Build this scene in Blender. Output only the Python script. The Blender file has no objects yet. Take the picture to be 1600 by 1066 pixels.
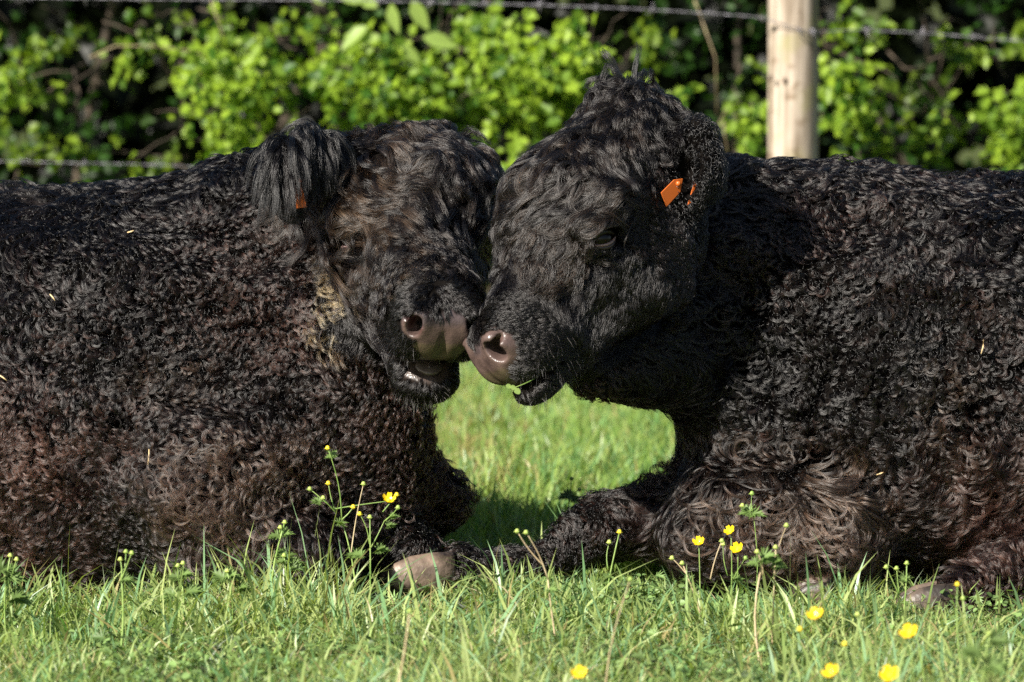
import bpy, math, random, os
import numpy as np
from mathutils import Vector, Matrix

rng = np.random.default_rng(7)
R_ = random.Random(11)
C = bpy.context.scene.collection
sc = bpy.context.scene
DEBUG_NOHAIR = False

# ------------------------------------------------------------------ camera
CAM = np.array([0.0, -9.0, 1.25]); PITCH = math.radians(4.84); FPX = 8180.0
cd = bpy.data.cameras.new('camera'); cam = bpy.data.objects.new('camera', cd); C.objects.link(cam)
cam.location = CAM; cam.rotation_euler = (math.pi/2 - PITCH, 0, 0)
cd.sensor_width = 36; cd.lens = 36*FPX/1600; cd.clip_start = 0.1; cd.clip_end = 2000
cd.dof.use_dof = True; cd.dof.focus_distance = 9.12; cd.dof.aperture_fstop = 4.3
sc.camera = cam

# ------------------------------------------------------------------ light
SUN_TO = np.array([-0.55, -0.62, 0.52]); SUN_TO /= np.linalg.norm(SUN_TO)
el = math.asin(SUN_TO[2]); az = math.atan2(SUN_TO[0], SUN_TO[1])
w = bpy.data.worlds.new('World'); sc.world = w; w.use_nodes = True
nt = w.node_tree; bg = nt.nodes['Background']
sky = nt.nodes.new('ShaderNodeTexSky'); sky.sky_type = 'NISHITA'; sky.sun_disc = False
sky.sun_elevation = el; sky.sun_rotation = az
nt.links.new(sky.outputs[0], bg.inputs[0]); bg.inputs[1].default_value = 0.05
sd = bpy.data.lights.new('sun', 'SUN'); sd.energy = 5.0; sd.angle = math.radians(0.5); sd.color = (1, .94, .84)
so = bpy.data.objects.new('sun', sd); C.objects.link(so)
so.rotation_euler = Vector(SUN_TO).to_track_quat('Z', 'Y').to_euler(); so.location = (-5, -5, 6)
sc.view_settings.view_transform = 'Standard'; sc.view_settings.look = 'None'
sc.view_settings.exposure = 1.15; sc.view_settings.gamma = 1; sc.view_settings.use_curve_mapping = False
sc.render.engine = 'CYCLES'
sc.cycles.max_bounces = 6; sc.cycles.diffuse_bounces = 2; sc.cycles.glossy_bounces = 2
sc.cycles.transmission_bounces = 4; sc.cycles.transparent_max_bounces = 4
sc.cycles.use_denoising = False
sc.cycles_curves.shape = 'RIBBONS' if hasattr(sc, 'cycles_curves') else None

# ------------------------------------------------------------------ helpers
def P(px, py, Y):
    cp, sp = math.cos(PITCH), math.sin(PITCH)
    u = (px-800)/FPX; v = -(py-533)/FPX
    d = np.array([u, cp + v*sp, -sp + v*cp])
    return CAM + d*((Y-CAM[1])/d[1])
def to_px(p):
    cp, sp = math.cos(PITCH), math.sin(PITCH)
    q = p - CAM
    f = q[:,1]*cp - q[:,2]*sp; u = q[:,2]*cp + q[:,1]*sp
    return 800 + FPX*q[:,0]/f, 533 - FPX*u/f
def nrm(v):
    v = np.asarray(v, float); return v/(np.linalg.norm(v, axis=-1, keepdims=True)+1e-12)

def tag(o, label=None, cat=None, group=None, kind=None):
    if label: o['label'] = label
    if cat: o['category'] = cat
    if group: o['group'] = group
    if kind: o['kind'] = kind
    return o
def empty(name, loc):
    o = bpy.data.objects.new(name, None); C.objects.link(o); o.location = loc
    o.empty_display_size = 0.05; return o
def link(name, data, mat=None, parent=None):
    o = bpy.data.objects.new(name, data); C.objects.link(o)
    if mat: data.materials.append(mat)
    if parent is not None:
        o.parent = parent; o.location = -Vector(parent.location)
    return o
def np_mesh(name, V, T, smooth=True, col=None):
    """V (n,3), T (m,k) faces of equal size"""
    me = bpy.data.meshes.new(name); T = np.asarray(T, np.int32); k = T.shape[1]
    me.vertices.add(len(V)); me.vertices.foreach_set('co', np.asarray(V, np.float32).ravel())
    me.loops.add(T.size); me.loops.foreach_set('vertex_index', T.ravel())
    me.polygons.add(len(T)); me.polygons.foreach_set('loop_start', np.arange(0, T.size, k, dtype=np.int32))
    me.polygons.foreach_set('loop_total', np.full(len(T), k, np.int32))
    me.update(calc_edges=True)
    if smooth: me.polygons.foreach_set('use_smooth', np.ones(len(T), bool))
    if col is not None:
        a = me.color_attributes.new('col', 'FLOAT_COLOR', 'POINT')
        c = np.ones((len(V), 4), np.float32); c[:, :3] = col
        a.data.foreach_set('color', c.ravel())
    return me
class MB:
    def __init__(s): s.v = []; s.f = []
    def add(s, V, F):
        o = len(s.v); s.v += [tuple(x) for x in V]; s.f += [tuple(i+o for i in f) for f in F]
    def tube(s, pts, rad, n=7, caps=True):
        pts = [np.array(p, float) for p in pts]
        if not hasattr(rad, '__len__'): rad = [rad]*len(pts)
        V = []; up = np.array([0.13, 0.21, 0.97])
        for i, p in enumerate(pts):
            t = nrm(pts[min(i+1, len(pts)-1)] - pts[max(i-1, 0)])
            a = np.cross(t, up)
            if np.linalg.norm(a) < .1: a = np.cross(t, [1, 0, 0])
            a = nrm(a); b = np.cross(t, a)
            for k in range(n):
                th = 2*math.pi*k/n
                V.append(p + rad[i]*(math.cos(th)*a + math.sin(th)*b))
        F = []
        for i in range(len(pts)-1):
            for k in range(n):
                F.append((i*n+k, i*n+(k+1) % n, (i+1)*n+(k+1) % n, (i+1)*n+k))
        if caps: F += [tuple(range(n))[::-1], tuple((len(pts)-1)*n+k for k in range(n))]
        s.add(V, F)
    def ell(s, c, r, R=None, nu=14, nv=9):
        V = []; F = []
        for j in range(nv+1):
            ph = math.pi*j/nv
            for i in range(nu):
                th = 2*math.pi*i/nu
                q = np.array([r[0]*math.sin(ph)*math.cos(th), r[1]*math.sin(ph)*math.sin(th), r[2]*math.cos(ph)])
                if R is not None: q = R.T @ q
                V.append(np.array(c)+q)
        for j in range(nv):
            for i in range(nu):
                F.append((j*nu+i, (j+1)*nu+i, (j+1)*nu+(i+1) % nu, j*nu+(i+1) % nu))
        s.add(V, F)
    def build(s, name, mat=None, parent=None, smooth=True):
        me = bpy.data.meshes.new(name); me.from_pydata(s.v, [], s.f); me.validate()
        if smooth: me.polygons.foreach_set('use_smooth', np.ones(len(me.polygons), bool))
        return link(name, me, mat, parent)

def vnoise(p, s, seed=0):
    """smooth sum-of-sines noise in [-1,1]-ish, p (n,3)"""
    g = np.random.default_rng(seed); out = 0
    for k in range(6):
        d = nrm(g.normal(size=3))*s*g.uniform(.7, 1.6); d2 = nrm(g.normal(size=3))*s*g.uniform(.7, 1.6)
        out = out + np.sin(p@d + g.uniform(0, 6.28) + 1.3*np.sin(p@d2 + g.uniform(0, 6.28)))
    return out/3.2

# ------------------------------------------------------------------ materials
def mat(name, base=(.5, .5, .5), rough=.6, **kw):
    m = bpy.data.materials.new(name); m.use_nodes = True
    b = m.node_tree.nodes['Principled BSDF']
    b.inputs['Base Color'].default_value = (*base, 1); b.inputs['Roughness'].default_value = rough
    for k, v in kw.items(): b.inputs[k].default_value = v
    return m
def noise_mix(m, c1, c2, scale, detail=4, coords='Object', bump=0, lo=.35, hi=.65, bscale=None, stretch=None):
    t = m.node_tree; b = t.nodes['Principled BSDF']
    tc = t.nodes.new('ShaderNodeTexCoord'); n = t.nodes.new('ShaderNodeTexNoise')
    mp = t.nodes.new('ShaderNodeMapping'); t.links.new(tc.outputs[coords], mp.inputs[0])
    if stretch: mp.inputs['Scale'].default_value = stretch
    n.inputs['Scale'].default_value = scale; n.inputs['Detail'].default_value = detail
    t.links.new(mp.outputs[0], n.inputs['Vector'])
    r = t.nodes.new('ShaderNodeValToRGB')
    r.color_ramp.elements[0].position = lo; r.color_ramp.elements[1].position = hi
    r.color_ramp.elements[0].color = (*c1, 1); r.color_ramp.elements[1].color = (*c2, 1)
    t.links.new(n.outputs['Fac'], r.inputs[0]); t.links.new(r.outputs[0], b.inputs['Base Color'])
    if bump:
        n2 = t.nodes.new('ShaderNodeTexNoise'); n2.inputs['Scale'].default_value = bscale or scale*3; n2.inputs['Detail'].default_value = 5
        t.links.new(mp.outputs[0], n2.inputs['Vector'])
        bp = t.nodes.new('ShaderNodeBump'); bp.inputs['Strength'].default_value = bump; bp.inputs['Distance'].default_value = .004
        t.links.new(n2.outputs['Fac'], bp.inputs['Height']); t.links.new(bp.outputs[0], b.inputs['Normal'])
    return m
def leaf_mat(name, trans=.45, rough=.45, spec=.4, tint=(1, 1, 1), ttint=(1.2, 1.25, .5)):
    m = bpy.data.materials.new(name); m.use_nodes = True; t = m.node_tree
    b = t.nodes['Principled BSDF']; out = t.nodes['Material Output']
    at = t.nodes.new('ShaderNodeAttribute'); at.attribute_name = 'col'
    mul = t.nodes.new('ShaderNodeVectorMath'); mul.operation = 'MULTIPLY'; mul.inputs[1].default_value = tint
    t.links.new(at.outputs['Color'], mul.inputs[0]); t.links.new(mul.outputs[0], b.inputs['Base Color'])
    b.inputs['Roughness'].default_value = rough; b.inputs['Specular IOR Level'].default_value = spec
    tr = t.nodes.new('ShaderNodeBsdfTranslucent'); mu2 = t.nodes.new('ShaderNodeVectorMath'); mu2.operation = 'MULTIPLY'
    mu2.inputs[1].default_value = ttint
    t.links.new(mul.outputs[0], mu2.inputs[0]); t.links.new(mu2.outputs[0], tr.inputs[0])
    mx = t.nodes.new('ShaderNodeMixShader'); mx.inputs[0].default_value = trans
    t.links.new(b.outputs[0], mx.inputs[1]); t.links.new(tr.outputs[0], mx.inputs[2]); t.links.new(mx.outputs[0], out.inputs[0])
    return m
M_grass = leaf_mat('grass_blade', .4, .4, .5)
M_leaf = leaf_mat('hedge_leaf', .45, .42, .28)
M_weed = leaf_mat('weed_leaf', .35, .5, .4)
M_soil = noise_mix(mat('soil', rough=.9), (.035, .045, .012), (.09, .11, .03), 9, 6, bump=.6)
M_soil.node_tree.nodes['Principled BSDF'].inputs['Specular IOR Level'].default_value = .1
M_bark = noise_mix(mat('bark', rough=.85), (.022, .017, .012), (.09, .066, .045), 30, 5, bump=.5)
M_wire = noise_mix(mat('galvanised_wire', rough=.5, Metallic=.6), (.16, .15, .17), (.34, .33, .36), 60, 3)
M_horn = noise_mix(mat('hoof_horn', rough=.45), (.03, .024, .02), (.15, .11, .085), 26, 6, bump=.5, lo=.4, hi=.7)
M_hoofpale = noise_mix(mat('pale_hoof_horn', rough=.45), (.030, .022, .018), (.22, .16, .12), 30, 8, bump=.6, lo=.36, hi=.70)

def post_mat():
    m = mat('post_wood', rough=.8); t = m.node_tree; b = t.nodes['Principled BSDF']
    tc = t.nodes.new('ShaderNodeTexCoord'); mp = t.nodes.new('ShaderNodeMapping'); mp.inputs['Scale'].default_value = (1, 1, .06)
    t.links.new(tc.outputs['Object'], mp.inputs[0])
    n = t.nodes.new('ShaderNodeTexNoise'); n.inputs['Scale'].default_value = 70; n.inputs['Detail'].default_value = 6
    t.links.new(mp.outputs[0], n.inputs['Vector'])
    r = t.nodes.new('ShaderNodeValToRGB'); e = r.color_ramp.elements
    e[0].position = .33; e[0].color = (.16, .12, .08, 1); e[1].position = .62; e[1].color = (.46, .385, .31, 1)
    t.links.new(n.outputs['Fac'], r.inputs[0])
    n2 = t.nodes.new('ShaderNodeTexNoise'); n2.inputs['Scale'].default_value = 9; n2.inputs['Detail'].default_value = 4
    t.links.new(tc.outputs['Object'], n2.inputs['Vector'])
    r2 = t.nodes.new('ShaderNodeValToRGB'); r2.color_ramp.elements[0].position = .55; r2.color_ramp.elements[1].position = .75
    t.links.new(n2.outputs['Fac'], r2.inputs[0])
    mx = t.nodes.new('ShaderNodeMix'); mx.data_type = 'RGBA'; mx.inputs[7].default_value = (.26, .24, .10, 1)
    t.links.new(r2.outputs[0], mx.inputs[0]); t.links.new(r.outputs[0], mx.inputs[6])
    mp3 = t.nodes.new('ShaderNodeMapping'); mp3.inputs['Scale'].default_value = (1, 1, .035); t.links.new(tc.outputs['Object'], mp3.inputs[0])
    n3 = t.nodes.new('ShaderNodeTexNoise'); n3.inputs['Scale'].default_value = 120; n3.inputs['Detail'].default_value = 3; t.links.new(mp3.outputs[0], n3.inputs['Vector'])
    r3 = t.nodes.new('ShaderNodeValToRGB'); r3.color_ramp.elements[0].position = .30; r3.color_ramp.elements[1].position = .38
    r3.color_ramp.elements[0].color = (.25, .20, .16, 1); t.links.new(n3.outputs['Fac'], r3.inputs[0])
    n4 = t.nodes.new('ShaderNodeTexNoise'); n4.inputs['Scale'].default_value = 26; n4.inputs['Detail'].default_value = 3; t.links.new(tc.outputs['Object'], n4.inputs['Vector'])
    r4 = t.nodes.new('ShaderNodeValToRGB'); r4.color_ramp.elements[0].position = .30; r4.color_ramp.elements[1].position = .42
    r4.color_ramp.elements[0].color = (.55, .48, .40, 1); t.links.new(n4.outputs['Fac'], r4.inputs[0])
    cur = mx.outputs[2]
    for r_ in (r3, r4):
        mm = t.nodes.new('ShaderNodeMix'); mm.data_type = 'RGBA'; mm.blend_type = 'MULTIPLY'; mm.inputs[0].default_value = 1
        t.links.new(cur, mm.inputs[6]); t.links.new(r_.outputs[0], mm.inputs[7]); cur = mm.outputs[2]
    t.links.new(cur, b.inputs['Base Color'])
    bp = t.nodes.new('ShaderNodeBump'); bp.inputs['Strength'].default_value = .5; bp.inputs['Distance'].default_value = .003
    t.links.new(n.outputs['Fac'], bp.inputs['Height']); t.links.new(bp.outputs[0], b.inputs['Normal'])
    return m
M_post = post_mat()

def skin_mat():
    m = mat('cow_skin', rough=.33); t = m.node_tree; b = t.nodes['Principled BSDF']
    at = t.nodes.new('ShaderNodeAttribute'); at.attribute_name = 'col'
    tc = t.nodes.new('ShaderNodeTexCoord')
    n = t.nodes.new('ShaderNodeTexNoise'); n.inputs['Scale'].default_value = 45; n.inputs['Detail'].default_value = 6
    t.links.new(tc.outputs['Object'], n.inputs['Vector'])
    mr = t.nodes.new('ShaderNodeMapRange'); mr.inputs[1].default_value = .3; mr.inputs[2].default_value = .7; mr.inputs[3].default_value = .55; mr.inputs[4].default_value = 1.35
    t.links.new(n.outputs['Fac'], mr.inputs[0])
    mul = t.nodes.new('ShaderNodeVectorMath'); mul.operation = 'SCALE'
    t.links.new(at.outputs['Color'], mul.inputs[0]); t.links.new(mr.outputs[0], mul.inputs['Scale'])
    t.links.new(mul.outputs[0], b.inputs['Base Color'])
    v = t.nodes.new('ShaderNodeTexVoronoi'); v.inputs['Scale'].default_value = 330; t.links.new(tc.outputs['Object'], v.inputs['Vector'])
    bp = t.nodes.new('ShaderNodeBump'); bp.inputs['Strength'].default_value = .45; bp.inputs['Distance'].default_value = .0008
    t.links.new(v.outputs['Distance'], bp.inputs['Height']); t.links.new(bp.outputs[0], b.inputs['Normal'])
    sp = t.nodes.new('ShaderNodeSeparateColor'); t.links.new(at.outputs['Color'], sp.inputs[0])
    for lo, hi, sock in ((.95, .33, 'Roughness'), (.02, .5, 'Specular IOR Level')):
        m2 = t.nodes.new('ShaderNodeMapRange'); m2.inputs[1].default_value = .012; m2.inputs[2].default_value = .045
        m2.inputs[3].default_value = lo; m2.inputs[4].default_value = hi
        t.links.new(sp.outputs[0], m2.inputs[0]); t.links.new(m2.outputs[0], b.inputs[sock])
    return m
M_skin = skin_mat()
def hair_mat():
    m = bpy.data.materials.new('cow_hair'); m.use_nodes = True; t = m.node_tree
    t.nodes.remove(t.nodes['Principled BSDF'])
    h = t.nodes.new('ShaderNodeBsdfHairPrincipled'); h.inputs['IOR'].default_value = 1.50; h.model = 'CHIANG'; h.parametrization = 'COLOR'
    at = t.nodes.new('ShaderNodeAttribute'); at.attribute_name = 'col'
    t.links.new(at.outputs['Color'], h.inputs['Color'])
    h.inputs['Roughness'].default_value = .24; h.inputs['Radial Roughness'].default_value = .45
    h.inputs['Random Roughness'].default_value = .2
    t.links.new(h.outputs[0], t.nodes['Material Output'].inputs[0]); return m
M_hair = hair_mat()
M_eye = mat('eye_surface', (.008, .004, .003), .22, **{'Specular IOR Level': .35})
M_tongue = noise_mix(mat('tongue', rough=.35), (.08, .058, .05), (.15, .115, .10), 40, 3, bump=.3)
M_tag = mat('orange_plastic', (.50, .11, .016), .4)
M_lid = mat('eyelid_skin', (.30, .20, .19), .12)
M_lid2 = mat('dark_eyelid_skin', (.022, .016, .015), .38)
M_lid3 = mat('lower_eyelid_skin', (.055, .038, .035), .3)
M_petal = mat('buttercup_petal', (.85, .60, .01), .22)
M_petal.node_tree.nodes['Principled BSDF'].inputs['Specular IOR Level'].default_value = .6
M_stamen = mat('stamen', (.65, .45, .02), .7)

# ------------------------------------------------------------------ ground
def ground_z(x, y):
    return .012*np.sin(x*3.1+.5)*np.cos(y*2.3) + .006*np.sin(x*9+y*7)
def make_ground():
    xs = np.unique(np.concatenate([-np.geomspace(3, 900, 26)[::-1], np.linspace(-3, 3, 70), np.geomspace(3, 900, 26)]))
    ys = np.unique(np.concatenate([-np.geomspace(3, 900, 26)[::-1], np.linspace(-3, 7, 90), np.geomspace(7, 900, 26)]))
    X, Y = np.meshgrid(xs, ys, indexing='ij'); near = np.exp(-(X**2+Y**2)/200)
    Z = ground_z(X, Y)*near
    V = np.stack([X, Y, Z], -1).reshape(-1, 3); ny = len(ys)
    i, j = np.meshgrid(np.arange(len(xs)-1), np.arange(ny-1), indexing='ij'); a = (i*ny+j).ravel()
    o = link('ground', np_mesh('ground', V, np.stack([a, a+ny, a+ny+1, a+1], 1)), M_soil)
    tag(o, kind='structure', label='meadow soil under the grass')
make_ground()

# ------------------------------------------------------------------ distance fields
def sd_ell(p, c, r, R=None):
    q = [p[i]-c[i] for i in range(3)]
    if R is not None:
        q = [R[i][0]*q[0]+R[i][1]*q[1]+R[i][2]*q[2] for i in range(3)]
    k0 = np.sqrt(sum((q[i]/r[i])**2 for i in range(3)))
    k1 = np.sqrt(sum((q[i]/r[i]**2)**2 for i in range(3)))
    return k0*(k0-1)/np.maximum(k1, 1e-9)
def sd_rc(p, a, b, ra, rb):
    ba = np.array(b)-np.array(a); L = float(ba@ba)
    pa = [p[i]-a[i] for i in range(3)]
    h = np.clip((pa[0]*ba[0]+pa[1]*ba[1]+pa[2]*ba[2])/L, 0, 1)
    return np.sqrt(sum((pa[i]-h*ba[i])**2 for i in range(3))) - (ra+(rb-ra)*h)
def smin(a, b, k):
    h = np.maximum(k-np.abs(a-b), 0)/k
    return np.minimum(a, b) - h*h*k*.25
def smax(a, b, k): return -smin(-a, -b, k)
def rot_axes(x, zhint):
    x = nrm(x); z = np.array(zhint, float); z = nrm(z-(z@x)*x); y = np.cross(z, x)
    return np.array([x, y, z])
def axis_seq(segs):
    out = []
    for a, b, h in segs:
        n = max(1, int(round((b-a)/h))); out += list(np.linspace(a, b, n, endpoint=False))
    out.append(segs[-1][1]); return np.array(out, np.float32)

class Field:
    def __init__(s, xs, ys, zs):
        s.ax = [xs, ys, zs]; s.F = np.full((len(xs), len(ys), len(zs)), .3, np.float32)
    def sl(s, lo, hi, m):
        out = []
        for k in range(3):
            a = s.ax[k]; i0 = max(0, np.searchsorted(a, lo[k]-m)-1); i1 = min(len(a), np.searchsorted(a, hi[k]+m)+1)
            out.append(slice(i0, max(i1, i0+1)))
        return tuple(out)
    def pts(s, sl):
        return [s.ax[0][sl[0]][:, None, None], s.ax[1][sl[1]][None, :, None], s.ax[2][sl[2]][None, None, :]]
    def apply(s, fn, lo, hi, k, m=.13, op=smin):
        sl = s.sl(lo, hi, m); d = fn(s.pts(sl)); s.F[sl] = op(s.F[sl], d, k)
    def ell(s, c, r, k=.05, R=None):
        rr = max(r); c = np.array(c); s.apply(lambda p: sd_ell(p, c, r, R), c-rr, c+rr, k)
    def rc(s, a, b, ra, rb, k=.05):
        a = np.array(a); b = np.array(b); r = max(ra, rb)
        s.apply(lambda p: sd_rc(p, a, b, ra, rb), np.minimum(a, b)-r, np.maximum(a, b)+r, k)
    def finish(s):
        g = np.gradient(s.F, *s.ax); s.S = np.stack([s.F]+[a.astype(np.float32) for a in g], -1)
    def sample(s, p):
        idx = []; fr = []
        for k in range(3):
            a = s.ax[k]; i = np.clip(np.searchsorted(a, p[:, k])-1, 0, len(a)-2)
            idx.append(i); fr.append(np.clip((p[:, k]-a[i])/(a[i+1]-a[i]), 0, 1)[:, None])
        i, j, k = idx; u, v, w_ = fr; S = s.S
        c0 = (S[i, j, k]*(1-u)+S[i+1, j, k]*u)*(1-v)+(S[i, j+1, k]*(1-u)+S[i+1, j+1, k]*u)*v
        c1 = (S[i, j, k+1]*(1-u)+S[i+1, j, k+1]*u)*(1-v)+(S[i, j+1, k+1]*(1-u)+S[i+1, j+1, k+1]*u)*v
        o = c0*(1-w_)+c1*w_
        return o[:, 0], nrm(o[:, 1:])
    def surface(s):
        F = s.F; A = s.ax; sh = F.shape; nc = tuple(n-1 for n in sh)
        cnt = np.zeros(nc[0]*nc[1]*nc[2], np.float32); acc = np.zeros((3, len(cnt)), np.float64); quads = []
        ins = F < 0
        for ax in range(3):
            a = [slice(None)]*3; b = [slice(None)]*3; a[ax] = slice(0, -1); b[ax] = slice(1, None)
            fa, fb = ins[tuple(a)], ins[tuple(b)]
            I = np.argwhere(fa != fb)
            o1, o2 = [k for k in range(3) if k != ax]
            ok = (I[:, o1] > 0) & (I[:, o2] > 0) & (I[:, o1] < nc[o1]) & (I[:, o2] < nc[o2]); I = I[ok]
            J = I.copy(); J[:, ax] += 1
            f0 = F[tuple(I.T)]; f1 = F[tuple(J.T)]; t = f0/(f0-f1)
            pos = np.stack([A[k][I[:, k]] for k in range(3)], 1).astype(np.float64)
            pos[:, ax] += t*(A[ax][J[:, ax]]-A[ax][I[:, ax]])
            cells = []
            for d1, d2 in ((-1, -1), (0, -1), (0, 0), (-1, 0)):
                K = I.copy(); K[:, o1] += d1; K[:, o2] += d2
                c = (K[:, 0]*nc[1]+K[:, 1])*nc[2]+K[:, 2]; cells.append(c)
                cnt += np.bincount(c, minlength=len(cnt))
                for k in range(3): acc[k] += np.bincount(c, weights=pos[:, k], minlength=len(cnt))
            q = np.stack(cells, 1); flip = f0 < f1
            if ax == 1: flip = ~flip
            q = np.where(flip[:, None], q, q[:, ::-1]); quads.append(q)
        used = np.flatnonzero(cnt); remap = np.full(len(cnt), -1, np.int64); remap[used] = np.arange(len(used))
        V = (acc[:, used]/cnt[used]).T; Q = remap[np.concatenate(quads)]
        for _ in range(2):
            d, n = s.sample(V); V = V - n*d[:, None]*.8
        return V, Q

# ------------------------------------------------------------------ cow heads (local frame: x poll to nose, y lateral, z dorsal)
EYE_T = math.radians(28)
class Head:
    def __init__(s, nose, side, a, d, scale=1.0, mouth=.008, chin_drop=0, forelock=.03, tuft=0, nos=1.0, front=0.0, mw=1.0, eye=(.195, -.079), big=0.0, wide=0.0):
        # nose: world position of the nostril on the given side
        s.R = rot_axes(a, d); s.s = scale; s.o = np.array(nose)-(np.array([.505, side*.054*mw, -.064])*scale)@s.R
        s.nos = nos; s.front = front; s.mw = mw; s.eye = eye; s.big = big; s.wide = wide; s.tc = (-.035, .01, .0); s.mouth = mouth; s.cd = chin_drop; s.fl = forelock; s.tuft = tuft
    def loc(s, p):     # list of arrays -> list of arrays
        q = [p[i]-s.o[i] for i in range(3)]
        return [(s.R[i][0]*q[0]+s.R[i][1]*q[1]+s.R[i][2]*q[2])/s.s for i in range(3)]
    def locn(s, p): return ((p-s.o)@s.R.T)/s.s
    def dirn(s, v): return v@s.R.T
    def world(s, q): return s.o + (np.array(q)*s.s)@s.R
    def wdir(s, v): return np.array(v, float)@s.R
    def sdf(s, p):
        p = s.loc(p); ap = [p[0], np.abs(p[1]), p[2]]
        d = sd_ell(p, (.11, 0, -.09), (.135, .106+s.wide*.5, .11))
        d = smin(d, sd_ell(p, (.05, -.022*(s.tuft > 0), -.04), (.10+s.front, .078-.008*(s.tuft > 0)+s.fl+s.wide, .05+s.fl+s.front)), .05)
        if s.tuft: d = smin(d, sd_ell(p, (.195, -.040, .002), (.120, .078, .058)), .05)
        else: d = smin(d, sd_ell(p, (.11, .065, -.03), (.11, .095, .085)), .05)
        if s.tuft: d = smin(d, sd_ell(p, s.tc, (.036, .034, .046)), .03)
        d = smin(d, sd_rc(p, (.17, 0, -.085+s.front), (.44, 0, -.08), .09+s.front*.4, .058+s.wide*.35), .05)
        d = smin(d, sd_ell(ap, (.17, .050+s.wide*.5, -.165), (.125, .052, .09)), .05)
        d = smin(d, sd_rc(ap, (.22, .045, -.205), (.40, .025, -.178-s.cd*.5), .045, .036), .05)
        d = smin(d, sd_ell(ap, (.15, .10, -.05), (.055, .03, .03)), .03)
        d = smin(d, sd_rc(ap, (.22, .085, -.125), (.33, .06, -.12), .022, .018), .04)   # cheek ridge
        pm = [p[0], p[1]/s.mw, p[2]]; am = [p[0], ap[1]/s.mw, p[2]]; b_ = s.big
        m = sd_ell(am, (.445, .028, -.085), (.068, .048, .060))
        m = smin(m, sd_ell(pm, (.462+b_*.7, 0, -.103), (.052+b_*.6, .068, .048+b_*.5)), .03)
        m = smin(m, sd_ell(am, (.425, .058, -.128), (.060, .033, .040)), .03)
        m = smin(m, sd_ell(am, (.480, .048, -.068), (.030, .024, .034)), .018)
        d = smin(d, m, .035)
        c = sd_ell(p, (.458, 0, -.174), (.062, .060, .034)) if s.nos > 1.2 else sd_ell(p, (.430, 0, -.194-s.cd), (.058, .060, .040))
        d = smin(d, c, .02)
        # mouth slit
        z0 = -.158-s.cd*.45 if s.nos < 1.2 else -.1535
        d = smax(d, -sd_ell(p, (.49, 0, z0), (.085, .072, s.mouth)), .008)
        # nostrils: comma shape opening to front and side
        Rn = rot_axes((.75, .62, .15), (0, -.35, 1))
        rim = sd_ell(am, (.497, .047, -.064), (.020, .022*s.nos, .026*s.nos))
        d = smin(d, rim, .012)
        d = smax(d, -sd_ell(am, (.507, .053, -.064), (.040, .0120*s.nos, .0180*s.nos), Rn), .010)
        d = smax(d, -sd_ell(am, (.497, .066, -.050), (.014, .018, .006)), .006)
        # philtrum groove
        d = smax(d, -sd_rc(p, (.525+b_, 0, -.075), (.512+b_, 0, -.15), .004, .004), .012)
        # eye socket and lids, in a frame turned to the slant of the eye
        ce, se = math.cos(EYE_T), math.sin(EYE_T); ex, ez = p[0]-s.eye[0], p[2]-s.eye[1]
        eq = [ex*ce+ez*se, ap[1], -ex*se+ez*ce]
        d = smax(d, -sd_ell(eq, (0, .127, 0), (.034, .026, .024)), .02)
        d = smin(d, sd_ell(eq, (-.003, .108, .018), (.030, .021, .012)), .010)
        d = smin(d, sd_ell(eq, (0, .107, -.018), (.026, .019, .008)), .008)
        return d*s.s

MW = {}
def nostril_dist(q):
    return np.sqrt((q[:, 0]-.505)**2 + (np.abs(q[:, 1])-.052)**2 + (q[:, 2]+.064)**2)
def bare_mask(q, n, big=False):
    """1 where the nose is bare skin; q local position, n local normal"""
    nd = nostril_dist(q)
    hw = .056+.30*np.minimum(q[:, 2]+.075, 0)+.004*np.sin(q[:, 2]*160)
    pl = (q[:, 0] > .452) & (np.abs(q[:, 1]) < hw) & (q[:, 2] > -.150) & (q[:, 2] < -.038+.004*np.sin(q[:, 1]*120)) & (n[:, 0] > .1)
    return (pl | (nd < (.036 if big else .027)))

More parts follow.
